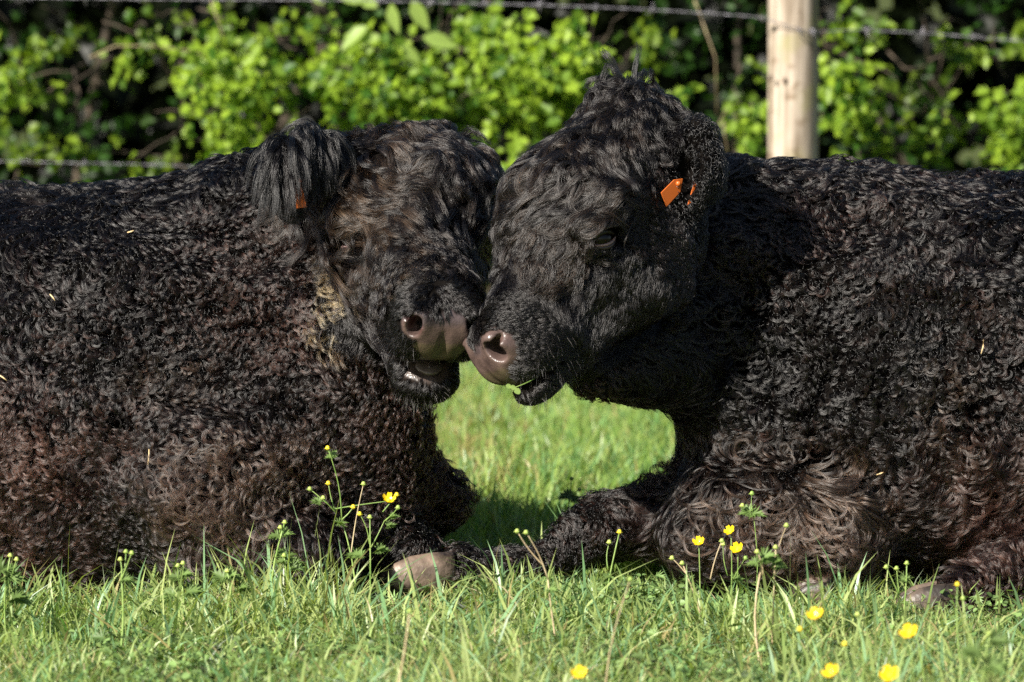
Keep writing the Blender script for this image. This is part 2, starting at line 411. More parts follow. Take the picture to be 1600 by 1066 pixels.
def build_cow(name, field, head, label, loc, extra_skin=None):
    V, Q = field.surface()
    d, n = field.sample(V)
    q = head.locn(V); nl = head.dirn(n)
    near = (np.abs(q[:, 1]) < .16) & (q[:, 0] > -.1) & (q[:, 0] < .6) & (q[:, 2] > -.33) & (q[:, 2] < .12)
    col = np.full((len(V), 3), (.006, .005, .0045))
    col[:] = (.006, .005, .0045)
    nd = nostril_dist(q)
    qs = q.copy(); qs[:, 1] /= head.mw; nd = nostril_dist(qs); bare = bare_mask(qs, nl) & near
    # soft edge
    col[bare] = (.085, .056, .049)
    up = bare & (q[:, 2] > -.06); col[up] = (.058, .042, .043)
    if head.nos > 1.2:
        side = near & (nd < .040) & (q[:, 2] < -.03) & (nl[:, 0] > -.2); col[side] = (.085, .056, .049)
    mud = bare & (q[:, 2] < -.095) & (np.abs(q[:, 1]) < .06); col[mud] = (.088, .066, .042)
    lip = near & (q[:, 0] > .44) & (q[:, 2] < -.166-head.cd*.6) & (q[:, 2] > -.205) & (nl[:, 0] > .25) & (head.cd > .02)
    col[lip] = (.055, .038, .031)
    nx = near & (field_inside_nostril(qs)); col[nx] = (.05, .018, .016)
    if extra_skin is not None: extra_skin(V, n, col)
    # smooth the colours a little over the mesh
    e = np.concatenate([Q[:, [0, 1]], Q[:, [1, 2]], Q[:, [2, 3]], Q[:, [3, 0]]])
    for _ in range(3):
        acc = np.zeros_like(col); c = np.zeros(len(V))
        for k in range(3): acc[:, k] = np.bincount(e[:, 0], weights=col[e[:, 1], k], minlength=len(V))
        c = np.bincount(e[:, 0], minlength=len(V)); col = .5*col + .5*acc/np.maximum(c, 1)[:, None]
    root = empty('cow', loc); tag(root, label, 'cow', 'black curly-coated cows lying nose to nose')
    body = link('body', np_mesh('cow_body', V, Q, True, col), M_skin, root)
    return root, body, V, Q
def field_inside_nostril(q):
    return (np.sqrt(((q[:, 0]-.505)/.03)**2+((np.abs(q[:, 1])-.054)/.0155)**2+((q[:, 2]+.064)/.017)**2) < .9)

# --- right-hand cow: head in three-quarter profile facing left
HB = Head(P(776, 546, -.085), 1, (-.58, -.38, -.66), (-.70, -.22, .64), .96, mouth=.0025, chin_drop=.003, forelock=.006, tuft=1, nos=1.28, front=.033, eye=(.236, -.066), big=.014)
HB.tc = tuple(HB.locn(P(974, 170, .17)[None])[0])
# --- left-hand cow: head facing the camera, nose down
HA = Head(P(648, 507, -.03), -1, (.20, -.84, -.45), (.14, -.45, .88), .96, mouth=.016, chin_drop=.032, forelock=.034, nos=1.15, mw=1.0, wide=.034)

EARB = [P(1050, 352, .12), P(1084, 278, .080), P(1090, 208, .085)]
EARA = [P(545, 258, .34), P(490, 240, .27), P(462, 265, .23), P(455, 320, .20)]
def field_B():
    f = Field(axis_seq([(-.30, -.12, .008), (-.12, .10, .004), (.10, .34, .006), (.34, 1.9, .016)]),
              axis_seq([(-.16, .06, .004), (.06, .40, .007), (.40, 1.0, .016)]),
              axis_seq([(-.03, .32, .008), (.32, .56, .004), (.56, .93, .0065)]))
    f.rc(P(1345, 575, .50), P(2150, 575, .58), .335, .36, .1)            # barrel
    f.rc(P(1400, 690, .42), P(2100, 700, .50), .27, .29, .1)             # belly
    f.rc(P(1290, 505, .50), P(1110, 420, .38), .265, .16, .1)             # neck
    f.rc(P(1150, 360, .40), P(1330, 405, .50), .11, .155, .08)            # crest
    f.ell(P(1285, 690, .38), (.20, .18, .22), .1)                        # brisket
    f.rc(P(1130, 545, .28), P(1215, 740, .34), .075, .12, .08)            # dewlap front
    f.ell(P(1190, 815, .20), (.17, .13, .10), .06)                       # folded near foreleg, elbow
    f.rc(P(1290, 850, .12), P(1110, 860, .12), .075, .055, .05)          # near forearm tucked
    f.rc(P(1130, 795, .34), P(955, 810, .32), .075, .052, .05)           # far forearm to the knee
    f.rc(P(950, 828, .32), P(870, 870, .30), .048, .032, .03)
    f.rc(P(870, 872, .30), P(710, 892, .24), .028, .028, .02)            # cannon stretched left
    f.ell(P(722, 890, .24), (.045, .038, .036), .02)                     # fetlock
    f.rc(P(1570, 910, .08), P(1490, 938, .02), .040, .030, .03)           # hind cannon
    f.rc(P(1760, 870, .15), P(1570, 908, .10), .075, .040, .05)
    f.rc(P(925, 572, .10), P(1035, 540, .22), .045, .10, .06)            # lower jaw and throat
    # head
    lo = np.min([HB.world((x, y, z)) for x in (-.1, .53) for y in (-.14, .14) for z in (-.29, .06)], 0)
    hi = np.max([HB.world((x, y, z)) for x in (-.1, .53) for y in (-.14, .14) for z in (-.29, .06)], 0)
    f.apply(HB.sdf, lo, hi, .035, m=.05)
    # near ear, standing up and turned to the front, hollow
    e0, e1, e2 = EARB
    f.rc(e0, e1, .026, .042, .02); f.rc(e1, e2, .042, .026, .02)
    cav = sd = None
    cc_ = P(1074, 256, .030); f.apply(lambda p: -sd_ell(p, cc_, (.025, .038, .064)), cc_-.07, cc_+.07, .008, m=0.0, op=smax)
    # far ear, mostly hidden behind the poll
    return f
def noise_field(f, amp, s, seed):
    X = [a.astype(np.float32) for a in f.ax]; g = np.random.default_rng(seed)
    tot = 0
    for k in range(5):
        d = g.normal(size=3)*s
        tot = tot + np.sin(X[0][:, None, None]*d[0]+X[1][None, :, None]*d[1]+X[2][None, None, :]*d[2]+g.uniform(0, 6))
    return (amp*tot/2.2).astype(np.float32)
def apply_noise(f, head):
    X = np.stack(np.meshgrid(*[a[[0, -1]] for a in f.ax], indexing='ij'), -1)
    n = noise_field(f, .007, 22, 3) + noise_field(f, .004, 60, 5)
    p = [f.ax[0][:, None, None], f.ax[1][None, :, None], f.ax[2][None, None, :]]
    q = head.loc(p)
    hw = np.clip((np.sqrt((q[0]-.34)**2+(q[1]*.8)**2+(q[2]+.1)**2)-.17)/.08, 0, 1)   # none on face front
    f.F += n*hw

def field_A():
    f = Field(axis_seq([(-1.9, -.52, .016), (-.52, -.26, .007), (-.26, .02, .004), (.02, .14, .008)]),
              axis_seq([(-.18, .08, .004), (.08, .46, .007), (.46, 1.0, .016)]),
              axis_seq([(-.03, .30, .008), (.30, .54, .004), (.54, .93, .0065)]))
    f.rc(P(230, 585, .56), P(-600, 590, .64), .325, .35, .1)
    f.rc(P(220, 720, .46), P(-600, 720, .54), .27, .29, .1)
    f.rc(P(330, 500, .56), P(560, 350, .50), .25, .13, .1)               # neck
    f.rc(P(360, 330, .55), P(560, 300, .50), .085, .085, .08)            # crest
    f.rc(P(500, 520, .38), P(610, 420, .36), .14, .10, .08)              # throat
    f.rc(P(505, 540, .34), P(530, 700, .32), .12, .12, .08)              # dewlap
    f.ell(P(470, 690, .36), (.20, .17, .20), .1)                         # brisket
    f.ell(P(350, 760, .20), (.17, .13, .13), .07)                        # near elbow
    f.rc(P(330, 860, .14), P(480, 860, .12), .07, .06, .05)              # near forearm folded
    f.rc(P(500, 790, .24), P(650, 858, .26), .085, .045, .05)            # foreleg
    f.rc(P(560, 760, .42), P(668, 778, .42), .10, .066, .05)             # far knee
    lo = np.min([HA.world((x, y, z)) for x in (-.1, .53) for y in (-.14, .14) for z in (-.29, .06)], 0)
    hi = np.max([HA.world((x, y, z)) for x in (-.1, .53) for y in (-.14, .14) for z in (-.29, .06)], 0)
    f.apply(HA.sdf, lo, hi, .035, m=.05)
    e = EARA
    f.rc(e[0], e[1], .026, .034, .02); f.rc(e[1], e[2], .034, .036, .02); f.rc(e[2], e[3], .034, .018, .02)
    # far ear
    f.rc(P(715, 258, .36), P(748, 262, .38), .024, .020, .02)
    return f

fA = field_A(); apply_noise(fA, HA); fA.finish()
fB = field_B(); apply_noise(fB, HB); fB.finish()
cowA, bodyA, VA, QA = build_cow('cow', fA, HA, 'black curly cow on the left with its mouth open, head turned to face the camera', (-.5, .5, 0))
cowB, bodyB, VB, QB = build_cow('cow', fB, HB, 'black curly cow on the right with an upright poll tuft and an orange ear tag', (.6, .5, 0))

# ------------------------------------------------------------------ facial parts
def eye_parts(H, side, root, seen=True):
    ex, ez = H.eye; c = H.world((ex, side*.1055, ez+.002))
    m = MB(); m.ell(c, (.0225,)*3, nu=28, nv=18)
    o = m.build('eye', M_eye, root)
    def arc(dz, bul, zz, out, r, matl):
        l = MB(); pts = []; T = np.linspace(-1, 1, 13)
        for t in T:
            u_, v_ = t*.0275, -.001+zz*(1-t*t)+dz; pts.append(H.world((ex+u_*math.cos(EYE_T)-v_*math.sin(EYE_T), side*(out-.014*t*t), ez+u_*math.sin(EYE_T)+v_*math.cos(EYE_T))))
        l.tube(pts, [r*(.35+.65*math.sqrt(max(0, 1-t*t))) for t in T], 8); l.build('eyelid', matl, root)
    arc(0, 0, .0135, .1245, .0050, M_lid2); arc(0.001, 0, .0215, .1205, .0056, M_lid2)
    arc(-.001, 0, -.0086, .1264, .0026, M_lid); arc(-.001, 0, -.0138, .1238, .0042, M_lid3)
eye_parts(HB, 1, cowB); eye_parts(HB, -1, cowB); eye_parts(HA, 1, cowA); eye_parts(HA, -1, cowA)
def side_of(H):
    return 1 if H.wdir((0, 1, 0))[1] < 0 else -1
# tongue of the left-hand cow
m = MB(); m.ell(HA.world((.420, 0, -.176-HA.cd*.5)), (.050, .030, .010), HA.R, 18, 10); m.build('tongue', M_tongue, cowA)

def plate(pts, thick, name, matl, root):
    pts = [np.array(p) for p in pts]; c_ = sum(pts)/len(pts); n = nrm(np.linalg.svd(np.array(pts)-c_)[2][2]); k = len(pts)
    pts = [p-n*float((p-c_)@n) for p in pts]
    V = [p-n*thick/2 for p in pts]+[p+n*thick/2 for p in pts]
    F = [tuple(range(k))[::-1], tuple(range(k, 2*k))]+[(i, (i+1) % k, k+(i+1) % k, k+i) for i in range(k)]
    m = MB(); m.add(V, F); o = m.build(name, matl, root, smooth=False)
    b = o.modifiers.new('bevel', 'BEVEL'); b.width = thick*.35; b.segments = 2
    return o
def P4(l): return [P(*x) for x in l]
plate(P4([(1031, 301, .020), (1055, 281, .03), (1066, 279, .045), (1062, 300, .043), (1042, 324, .024)]), .002, 'ear_tag', M_tag, cowB)
plate(P4([(1085, 283, .050), (1090, 292, .055), (1083, 315, .053), (1074, 321, .049), (1080, 300, .05)]), .002, 'ear_tag', M_tag, cowB)
plate(P4([(457, 275, .175), (472, 280, .18), (479, 324, .18), (463, 326, .175)]), .002, 'ear_tag', M_tag, cowA)

for (px_, py_, Y_, rt) in ((1060, 287, .035, cowB), (468, 283, .170, cowA)):
    m = MB(); m.ell(P(px_, py_, Y_), (.0045, .0035, .0045), None, 12, 8); m.build('ear_tag_stud', M_tag, rt)

# hooves
def hoof(c, axis, up, r, L, matl, root):
    R = rot_axes(axis, up); m = MB()
    for s_ in (-1, 1):
        V = []; n = 14
        prof = [(0, .92), (.3, 1.0), (.62, .96), (.86, .70), (1.0, .22)]
        for t, k in prof:
            for i in range(n):
                th = 2*math.pi*i/n
                q = np.array([t*L, s_*r*.47+.46*r*k*math.cos(th), r*.92*k*math.sin(th)*(1 if math.sin(th) > 0 else .8)-t*r*.15])
                V.append(np.array(c)+q@R)
        F = [(a*n+i, a*n+(i+1) % n, (a+1)*n+(i+1) % n, (a+1)*n+i) for a in range(len(prof)-1) for i in range(n)]
        F += [tuple(range(n))[::-1], tuple((len(prof)-1)*n+i for i in range(n))]
        m.add(V, F)
    return m.build('hoof', matl, root)
hoof(P(705, 893, .235), (-1, -.25, -.04), (0, .1, 1),   .043, .125, M_hoofpale, cowB)
hoof(P(1492, 938, .01), (-1, -.15, -.10), (0, 0, 1), .040, .105, M_horn, cowB)
hoof(P(1300, 925, .03), (-1, .1, -.05), (0, -.3, 1), .028, .07, M_horn, cowB)
hoof(P(310, 972, -.03), (-1, .05, -.05), (0, -.2, 1), .030, .07, M_horn, cowA)

# ------------------------------------------------------------------ hair
CAMDIR = nrm(CAM-np.array([0, 0, .4]))
def sample_roots(V, Q, field, n, region, g):
    """n roots spread by area x region density over the camera-facing skin"""
    a, b, c, d = (V[Q[:, k]] for k in range(4))
    ctr = (a+b+c+d)/4; nn = np.cross(c-a, d-b); area = np.linalg.norm(nn, axis=1)*.5
    _, N = field.sample(ctr)
    px, py = to_px(ctr)
    toC = nrm(CAM-ctr); face = (N*toC).sum(1)
    w_ = area*region(ctr, N)*(face > -.45)*(px > -160)*(px < 1760)*(ctr[:, 2] > -.01)
    if w_.sum() == 0: return np.zeros((0, 3)), np.zeros((0, 3))
    k = g.choice(len(Q), size=n, p=w_/w_.sum())
    u, v = g.random((2, n, 1))
    p = (a[k]*(1-u)+b[k]*u)*(1-v)+(d[k]*(1-u)+c[k]*u)*v
    s_, N = field.sample(p); p = p-N*s_[:, None]
    return p, N

def grow(field, p, N, flow, L, steps, kap, kpow, lift, h0, droop=None, wav=None, tipk=.85):
    """guides that creep over the coat surface. kap: total turning (rad); lift: arch height"""
    n = len(p); f = flow-(flow*N).sum(1, keepdims=True)*N; d = nrm(f)
    out = np.empty((n, steps+1, 3)); out[:, 0] = p; q = p.copy(); ds = (L/steps)
    tt = (np.arange(steps)+.5)/steps; wgt = tt[None, :]**kpow[:, None]; wgt /= wgt.sum(1, keepdims=True)
    for i in range(steps):
        s_, n_ = field.sample(q)
        ang = kap*wgt[:, i]
        if wav is not None: ang = ang+wav[0]*np.cos(6.283*wav[1]*(i+.5)/steps+wav[2])*6.283*wav[1]/steps
        ca, sa = np.cos(ang)[:, None], np.sin(ang)[:, None]
        d = d-(d*n_).sum(1, keepdims=True)*n_; d = nrm(d)
        d = d*ca + np.cross(n_, d)*sa
        if droop is not None:
            d = nrm(d + droop[:, None]*np.array([0, 0, -1.])/steps)
        q = q+d*ds[:, None]
        s_, n_ = field.sample(q); t = (i+1)/steps
        th = h0*min(1, t*3)+lift*math.sin(math.pi*min(t*tipk, 1))
        q = q+n_*(th-s_)[:, None]*.8
        out[:, i+1] = q
    return out

def bundle(G, N, nch, spread, clump, g, wave=.0, lenvar=.25, tipn=.8):
    """children following each guide. G (n,s,3)"""
    n, s, _ = G.shape
    off = g.normal(size=(n, nch, 3)); off -= (off*N[:, None]).sum(2, keepdims=True)*N[:, None]*.6
    off *= spread[:, None, None]
    t = np.linspace(0, 1, s)
    tip = g.normal(size=(n, nch, 3))*spread[:, None, None]*tipn
    H = G[:, None]+off[:, :, None]*(1-clump*t)[None, None, :, None]+tip[:, :, None]*((t**2)*(1-clump*.4))[None, None, :, None]
    # small wave
    if wave:
        ph = g.uniform(0, 6.28, (n, nch, 1, 1)); fr = g.uniform(1.0, 2.4, (n, nch, 1, 1))
        ax = nrm(g.normal(size=(n, nch, 1, 3)))
        H = H+ax*np.sin(ph+fr*6.28*t[None, None, :, None])*wave*t[None, None, :, None]
    # vary length by cutting: resample
    cut = 1-lenvar*g.random((n, nch, 1)); x = t[None, None]*cut*(s-1); i = np.minimum(x.astype(int), s-2); fr = (x-i)[..., None]
    H = np.take_along_axis(H, i[..., None].repeat(3, -1), 2)*(1-fr)+np.take_along_axis(H, (i+1)[..., None].repeat(3, -1), 2)*fr
    return H.reshape(n*nch, s, 3)

def hair_object(name, H, rad, col, root, label=None):
    n = len(H); col = np.broadcast_to(col, (n, 3)) if np.ndim(col) < 2 else col
    if 'coat' not in name and 'under' not in name: H, rad, col = clear_eye(HA if root is cowA else HB, H, np.asarray(rad), np.asarray(col))
    n, s, _ = H.shape
    c = bpy.data.hair_curves.new(name); c.add_curves([s]*n)
    c.points.foreach_set('position', H.astype(np.float32).ravel()) if hasattr(c.points, 'foreach_set') else None
    c.attributes['position'].data.foreach_set('vector', H.astype(np.float32).ravel())
    r = c.attributes.new('radius', 'FLOAT', 'POINT')
    prof = np.interp(np.linspace(0, 1, s), [0, .6, 1], [1, .85, .2])
    r.data.foreach_set('value', (rad[:, None]*prof[None]).astype(np.float32).ravel())
    a = c.attributes.new('col', 'FLOAT_COLOR', 'CURVE')
    cc = np.ones((n, 4), np.float32); cc[:, :3] = col; a.data.foreach_set('color', cc.ravel())
    c.materials.append(M_hair)
    o = bpy.data.objects.new(name, c); C.objects.link(o); o.parent = root; o.location = -Vector(root.location)
    o['kind'] = 'stuff'
    if label: o['label'] = label
    return o

def eye_uv(H, q):
    x, z = q[..., 0]-H.eye[0], q[..., 2]-H.eye[1]; c, s_ = math.cos(EYE_T), math.sin(EYE_T)
    return x*c+z*s_, -x*s_+z*c
def clear_eye(H, Hh, *arr):
    n, s_, _ = Hh.shape; q = H.locn(Hh.reshape(-1, 3)).reshape(n, s_, 3); eu, ev = eye_uv(H, q)
    bad = ((eu/.029)**2+(ev/.0175)**2 < 1) & (np.abs(q[..., 1]) > .085)
    k = ~bad.any(1); return (Hh[k],)+tuple(a[k] for a in arr)
def legs0(p, px): return smooth01(.34-p[:, 2], 0, .05)*((px > 560) & (px < 1030))
def smooth01(x, a, b): t = np.clip((x-a)/(b-a), 0, 1); return t*t*(3-2*t)
def ear_dist(p, chain):
    X = [p[:, 0], p[:, 1], p[:, 2]]
    return np.min([sd_rc(X, chain[i], chain[i+1], 0., 0.) for i in range(len(chain)-1)], 0)
def headmask(H, p):
    d = H.sdf([p[:, 0], p[:, 1], p[:, 2]]); q = H.locn(p)
    return (d < .03) & (q[:, 0] > -.13), q

BLACK = np.array([.0038, .0030, .0029]); BROWN = np.array([.028, .0135, .0098]); TAN = np.array([.15, .105, .055]); GREYB = np.array([.0100, .0080, .0077])
STRANDS = 1.0

def coat(cow, field, V, Q, H, which):
    g = np.random.default_rng(21 if which == 'A' else 22)
    sx = -1 if which == 'A' else 1                       # direction of the rump
    S = side_of(H)
    ech = EARA if which == 'A' else EARB
    def noear(c, r=.064): return 1.*(ear_dist(c, ech) > r)
    def not_bare(c, N):
        hm, q = headmask(H, c); qs = q.copy(); qs[:, 1] /= H.mw; b = bare_mask(qs, H.dirn(N), which == 'B') & hm
        inn = hm & (q[:, 0] > .38) & (np.abs(q[:, 1]) < .075) & (np.abs(q[:, 2]+.158+H.cd*.45) < H.mouth*1.0+.004)
        lip = hm & (q[:, 0] > .45) & (q[:, 2] < -.16-H.cd*.6) & (q[:, 2] > -.204) & (which == 'A')
        eu, ev = eye_uv(H, q); eye = hm & (np.sqrt((eu/.030)**2+(ev/.017)**2) < 1) & (np.abs(q[:, 1]) > .08)
        return noear(c)*(~(b | inn | lip | eye))
    # ---------- body curls
    def reg_body(c, N):
        hm, q = headmask(H, c); return (1-1.*hm)*(1+.5*(c[:, 2] < .32))*noear(c)
    n = int(15500*STRANDS**.5); p, N = sample_roots(V, Q, field, n, reg_body, g)
    cn = vnoise(p, 14, 31); cn2 = vnoise(p, 26, 32); big = vnoise(p, 7, 33)
    ang = 1.1*cn+.7*cn2+g.normal(0, .22, n)
    flow = np.tile(np.array([sx*.35, -.25, -.9]), (n, 1))
    top = smooth01(N[:, 2], .45, .9); flow += top[:, None]*np.array([sx*.8, -.6, .5])
    px, py = to_px(p)
    low = smooth01(.42-p[:, 2], 0, .14)
    # rotate flow by ang about N
    f = nrm(flow-(flow*N).sum(1, keepdims=True)*N); flow = f*np.cos(ang)[:, None]+np.cross(N, f)*np.sin(ang)[:, None]
    fine_ = smooth01(big, -.4, .4); L = (.036+.024*g.random(n)+.026*low)*(1.15-.35*fine_)
    sgn = np.sign(vnoise(p, 9, 41)+g.normal(0, .3, n))
    kap = sgn*(3.4+3.0*g.random(n)+.8*low)
    lift = (.005+.012*g.random(n))+.006*low
    if which == 'B': cz = np.maximum(smooth01(-np.hypot((px-1240)/190, (py-760)/110), -1, -.4), smooth01(-np.hypot((px-1480)/90, (py-640)/120), -1, -.4))
    else: cz = np.maximum(smooth01(-np.hypot((px-380)/190, (py-750)/120), -1, -.4), .7*smooth01(-np.hypot((px-270)/120, (py-600)/60), -1, -.4))
    thin = g.random(n) > .35*cz; L *= 1+.35*cz; kap *= 1+.12*cz; lift *= 1+.3*cz
    calm = smooth01(top, .4, 1)
    if which == 'B':    # calmer, combed patch along the crest and back
        calm = np.maximum(calm, smooth01(345-py, 0, 80)*(px < 1500))
    if which == 'B': calm = np.maximum(calm, .85*smooth01(-np.hypot((px-1095)/65, (py-720)/130), -1, -.5))
    if which == 'A': calm = np.maximum(calm, .75*smooth01(-np.hypot((px-30)/70, (py-520)/120), -1, -.4))
    pat = smooth01(vnoise(p, 9, 88)+.4*vnoise(p, 20, 89), .25, .8)*(1-cz); calm = np.maximum(calm, .8*pat)
    shag = smooth01(vnoise(p, 6, 97), .05, .55)*(1-legs0(p, px)); L *= 1+.55*shag; kap *= 1-.42*shag; lift *= 1+.25*shag
    kap *= 1-.65*calm; L *= 1+.15*calm; lift *= 1-.45*calm
    if which == 'B': L *= 1-.45*smooth01(1010-px, 0, 80)*(p[:, 2] > .3)
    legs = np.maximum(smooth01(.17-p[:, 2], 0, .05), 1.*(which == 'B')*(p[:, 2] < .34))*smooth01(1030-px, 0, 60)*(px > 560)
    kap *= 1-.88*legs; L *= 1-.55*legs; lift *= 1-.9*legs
    if which == 'A':    # drawn-out hanging locks on the throat behind the cheek
        th = smooth01(px, 440, 520)*smooth01(p[:, 2], .36, .42); kap *= 1-.5*th; L *= 1+.25*th
    p, N, flow, L, kap, lift, px, py, low, calm, cz, legs = (v[thin] for v in (p, N, flow, L, kap, lift, px, py, low, calm, cz, legs)); n = len(p)
    G = grow(field, p, N, flow, L, 12, kap, .4+g.random(n)*.9, lift, .003+.004*g.random(n), tipk=.62)
    nch = int(13*STRANDS**.5); Hh = bundle(G, N, nch, np.full(n, .0013)*(1+.9*g.random(n)), .35, g, wave=.0004, tipn=.45)
    brown = np.clip(.26+.5*vnoise(p, 8, 51)+.35*low+.25*g.normal(size=n), 0, 1)*(1-.6*calm)
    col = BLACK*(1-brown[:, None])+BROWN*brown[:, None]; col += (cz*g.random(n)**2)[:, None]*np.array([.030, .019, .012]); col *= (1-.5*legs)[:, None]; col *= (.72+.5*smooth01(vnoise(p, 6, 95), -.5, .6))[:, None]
    if which == 'B': rust = smooth01(-np.hypot((px-1240)/170, (py-800)/80), -1, -.3); col += rust[:, None]*np.array([.022, .014, .009])
    if which == 'A':
        mudm = smooth01(-np.hypot((px-520)/40, (py-480)/95), -1, -.4); mm = mudm*(g.random(n) < .75)
        col = col*(1-mm[:, None])+TAN*mm[:, None]
        r2 = smooth01(-np.hypot((px-390)/150, (py-760)/110), -1, -.3); col += r2[:, None]*np.array([.018, .011, .008])
    col = np.repeat(col*(.7+.6*g.random((n, 1))), nch, 0)*(.8+.4*g.random((n*nch, 1)))
    rad = np.full(n*nch, .00036)*(.7+.6*g.random(n*nch))
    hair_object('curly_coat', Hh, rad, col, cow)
    # short dark underfur
    n = int(48000*STRANDS); p, N = sample_roots(V, Q, field, n, lambda c, N: (1-1.*headmask(H, c)[0])+1.5*(1-noear(c))*(1-.93*((np.hypot((c[:, 0]-P(1074, 256, .03)[0])/.027, (c[:, 2]-P(1074, 256, .03)[2])/.060) < 1) & (c[:, 1] < .10))*(which == 'B')), g)
    fl = nrm(np.array([sx*.35, -.2, -.9])+g.normal(0, .6, (n, 3)))
    G = grow(field, p, N, fl, .016+.012*g.random(n), 5, g.normal(0, 1.5, n), np.ones(n), .005+.004*g.random(n), .003)
    hair_object('underfur', G, np.full(n, .00045), BLACK*.5*(.6+.8*g.random((n, 1))), cow)
    # ---------- head
    a = H.wdir((1, 0, 0)); dd = H.wdir((0, 0, 1)); lat = H.wdir((0, 1, 0))
    def reg_short(c, N):
        hm, q = headmask(H, c)
        return hm*not_bare(c, N)*smooth01(q[:, 0], .10, .26)
    n = int(5200*STRANDS**.5); p, N = sample_roots(V, Q, field, n, reg_short, g); q = H.locn(p)
    sy = np.tanh(q[:, 1]/.03); mz = smooth01(q[:, 0], .36, .43)
    fl = (a*.75)[None]*(1-1.3*mz[:, None]) - dd[None]*(.40+.5*mz)[:, None] + lat[None]*(sy*.30)[:, None]
    fl = nrm(fl)+.50*np.stack([vnoise(p, 20, k) for k in (1, 2, 3)], 1)*(1-.6*mz[:, None])
    L = .030-.017*mz+.010*g.random(n)
    G = grow(field, p, N, fl, L, 8, (g.normal(0, .4, n)+1.6*vnoise(p, 22, 9))*(1-.5*mz), np.full(n, .6), .002+.004*g.random(n)*(1-mz), .0015+.001*g.random(n))
    nch = int(20*STRANDS**.5); Hh = bundle(G, N, nch, .0030-.0010*mz, .35, g, .0004)
    hair_object('face_hair', Hh, np.repeat(.00030*(1-.2*mz), nch)*(.7+.6*g.random(n*nch)), np.repeat(GREYB*.55*(.5+.7*g.random((n, 1))), nch, 0), cow)
    # chin and lip whisker bristle
    def reg_wh(c, N):
        hm, q = headmask(H, c); return hm*not_bare(c, N)*smooth01(q[:, 0], .38, .44)*(q[:, 2] < -.08)
    n = 420; p, N = sample_roots(V, Q, field, n, reg_wh, g)
    d_ = nrm(N+.5*a*1.0+g.normal(0, .35, (n, 3))); L = .008+.018*g.random(n)**2
    W = np.stack([p+d_*(L*t)[:, None]+np.array([0, 0, -1.])*(L*t*t*.3)[:, None] for t in np.linspace(0, 1, 6)], 1)
    hair_object('whiskers', W, np.full(n, .00022), np.tile([.10, .085, .075], (n, 1)), cow)
    # ---------- cheek curls
    def reg_cheek(c, N):
        hm, q = headmask(H, c); return hm*not_bare(c, N)*smooth01((.26 if which == 'A' else .205)-q[:, 0], 0, .05)*(q[:, 2] < -.05)
    n = int(2600*STRANDS**.5); p, N = sample_roots(V, Q, field, n, reg_cheek, g); q = H.locn(p)
    keep = ~((np.hypot((q[:, 0]-H.eye[0]-.02)/.07, (q[:, 2]-H.eye[1])/.045) < 1)); p, N, q = p[keep], N[keep], q[keep]; n = len(p)
    fl = nrm(np.array([sx*.3, -.1, -.9])+.6*np.stack([vnoise(p, 28, k) for k in (4, 5, 6)], 1))
    L = .028+.016*g.random(n)
    G = grow(field, p, N, fl, L, 10, np.sign(vnoise(p, 20, 7)+g.normal(0, .5, n))*(2.5+2.5*g.random(n)), np.full(n, 1.4), .004+.006*g.random(n), .004)
    nch = int(16*STRANDS**.5); Hh = bundle(G, N, nch, np.full(n, .0030), .55, g, .0007)
    cl = BLACK*(.8+.9*g.random((n, 1)))+.2*BROWN*g.random((n, 1))
    if which == 'A':
        px, py = to_px(p); mm = smooth01(-np.hypot((px-535)/50, (py-470)/100), -1, -.3)*(g.random(n) < .7); cl = cl*(1-mm[:, None])+TAN*.9*mm[:, None]
    hair_object('cheek_curls', Hh, np.full(n*nch, .00034), np.repeat(cl, nch, 0), cow)
    # ---------- forehead locks
    def reg_fore(c, N):
        hm, q = headmask(H, c); nl = H.dirn(N)
        lim = .38 if which == 'A' else .33
        zz = smooth01(q[:, 2], -.15, -.09) if which == 'A' else smooth01(q[:, 2]+.0*q[:, 0], -.085, -.05)
        return hm*not_bare(c, N)*smooth01(lim+.05-q[:, 0], 0, .06)*zz
    n = int(1500*STRANDS**.5); p, N = sample_roots(V, Q, field, n, reg_fore, g); q = H.locn(p)
    fl = nrm(a*.9+np.outer(q[:, 1]*6, lat)+np.array([0, 0, -.35])+.70*np.stack([vnoise(p, 17, k) for k in (14, 15, 16)], 1))
    L = (.085+.070*g.random(n))*(1 if which == 'A' else .95)*(1-.4*smooth01(.05-q[:, 0], 0, .06)*(which == 'B'))
    dn = smooth01(q[:, 0], .15, .33); L *= 1-.62*dn
    nr = smooth01(q[:, 1]*S, .03, .09)*smooth01(.12-q[:, 0], 0, .06)*(which == 'B'); L *= 1-.6*nr
    kap = np.sign(vnoise(p, 13, 8)+g.normal(0, .3, n))*(.8+2.4*g.random(n))
    wv = (.20+.40*g.random(n), .7+.8*g.random(n), 3*vnoise(p, 15, 61)+g.normal(0, .4, n))
    G = grow(field, p, N, fl, L, 14, kap*.8, 1.2+1.6*g.random(n), (.008+.018*g.random(n))*(1-.55*dn)*(1-.7*nr), .004+.004*g.random(n), wav=wv)
    nch = int(36*STRANDS**.5); Hh = bundle(G, N, nch, np.full(n, .0044), .45, g, .0014)
    br = np.clip(.20+.4*vnoise(p, 12, 52)+.25*g.normal(size=n), 0, 1)[:, None]*(.8 if which == 'A' else .3)
    cl = (GREYB*.65*(1-br)+(BROWN*.7+TAN*.22)*br)*(.75+.5*g.random((n, 1)))
    if which == 'B': cl *= .8
    hair_object('forehead_locks', Hh, np.full(n*nch, .00034)*(.7+.6*g.random(n*nch)), np.repeat(cl, nch, 0)*(.6+1.5*g.random((n*nch, 1))**3), cow)
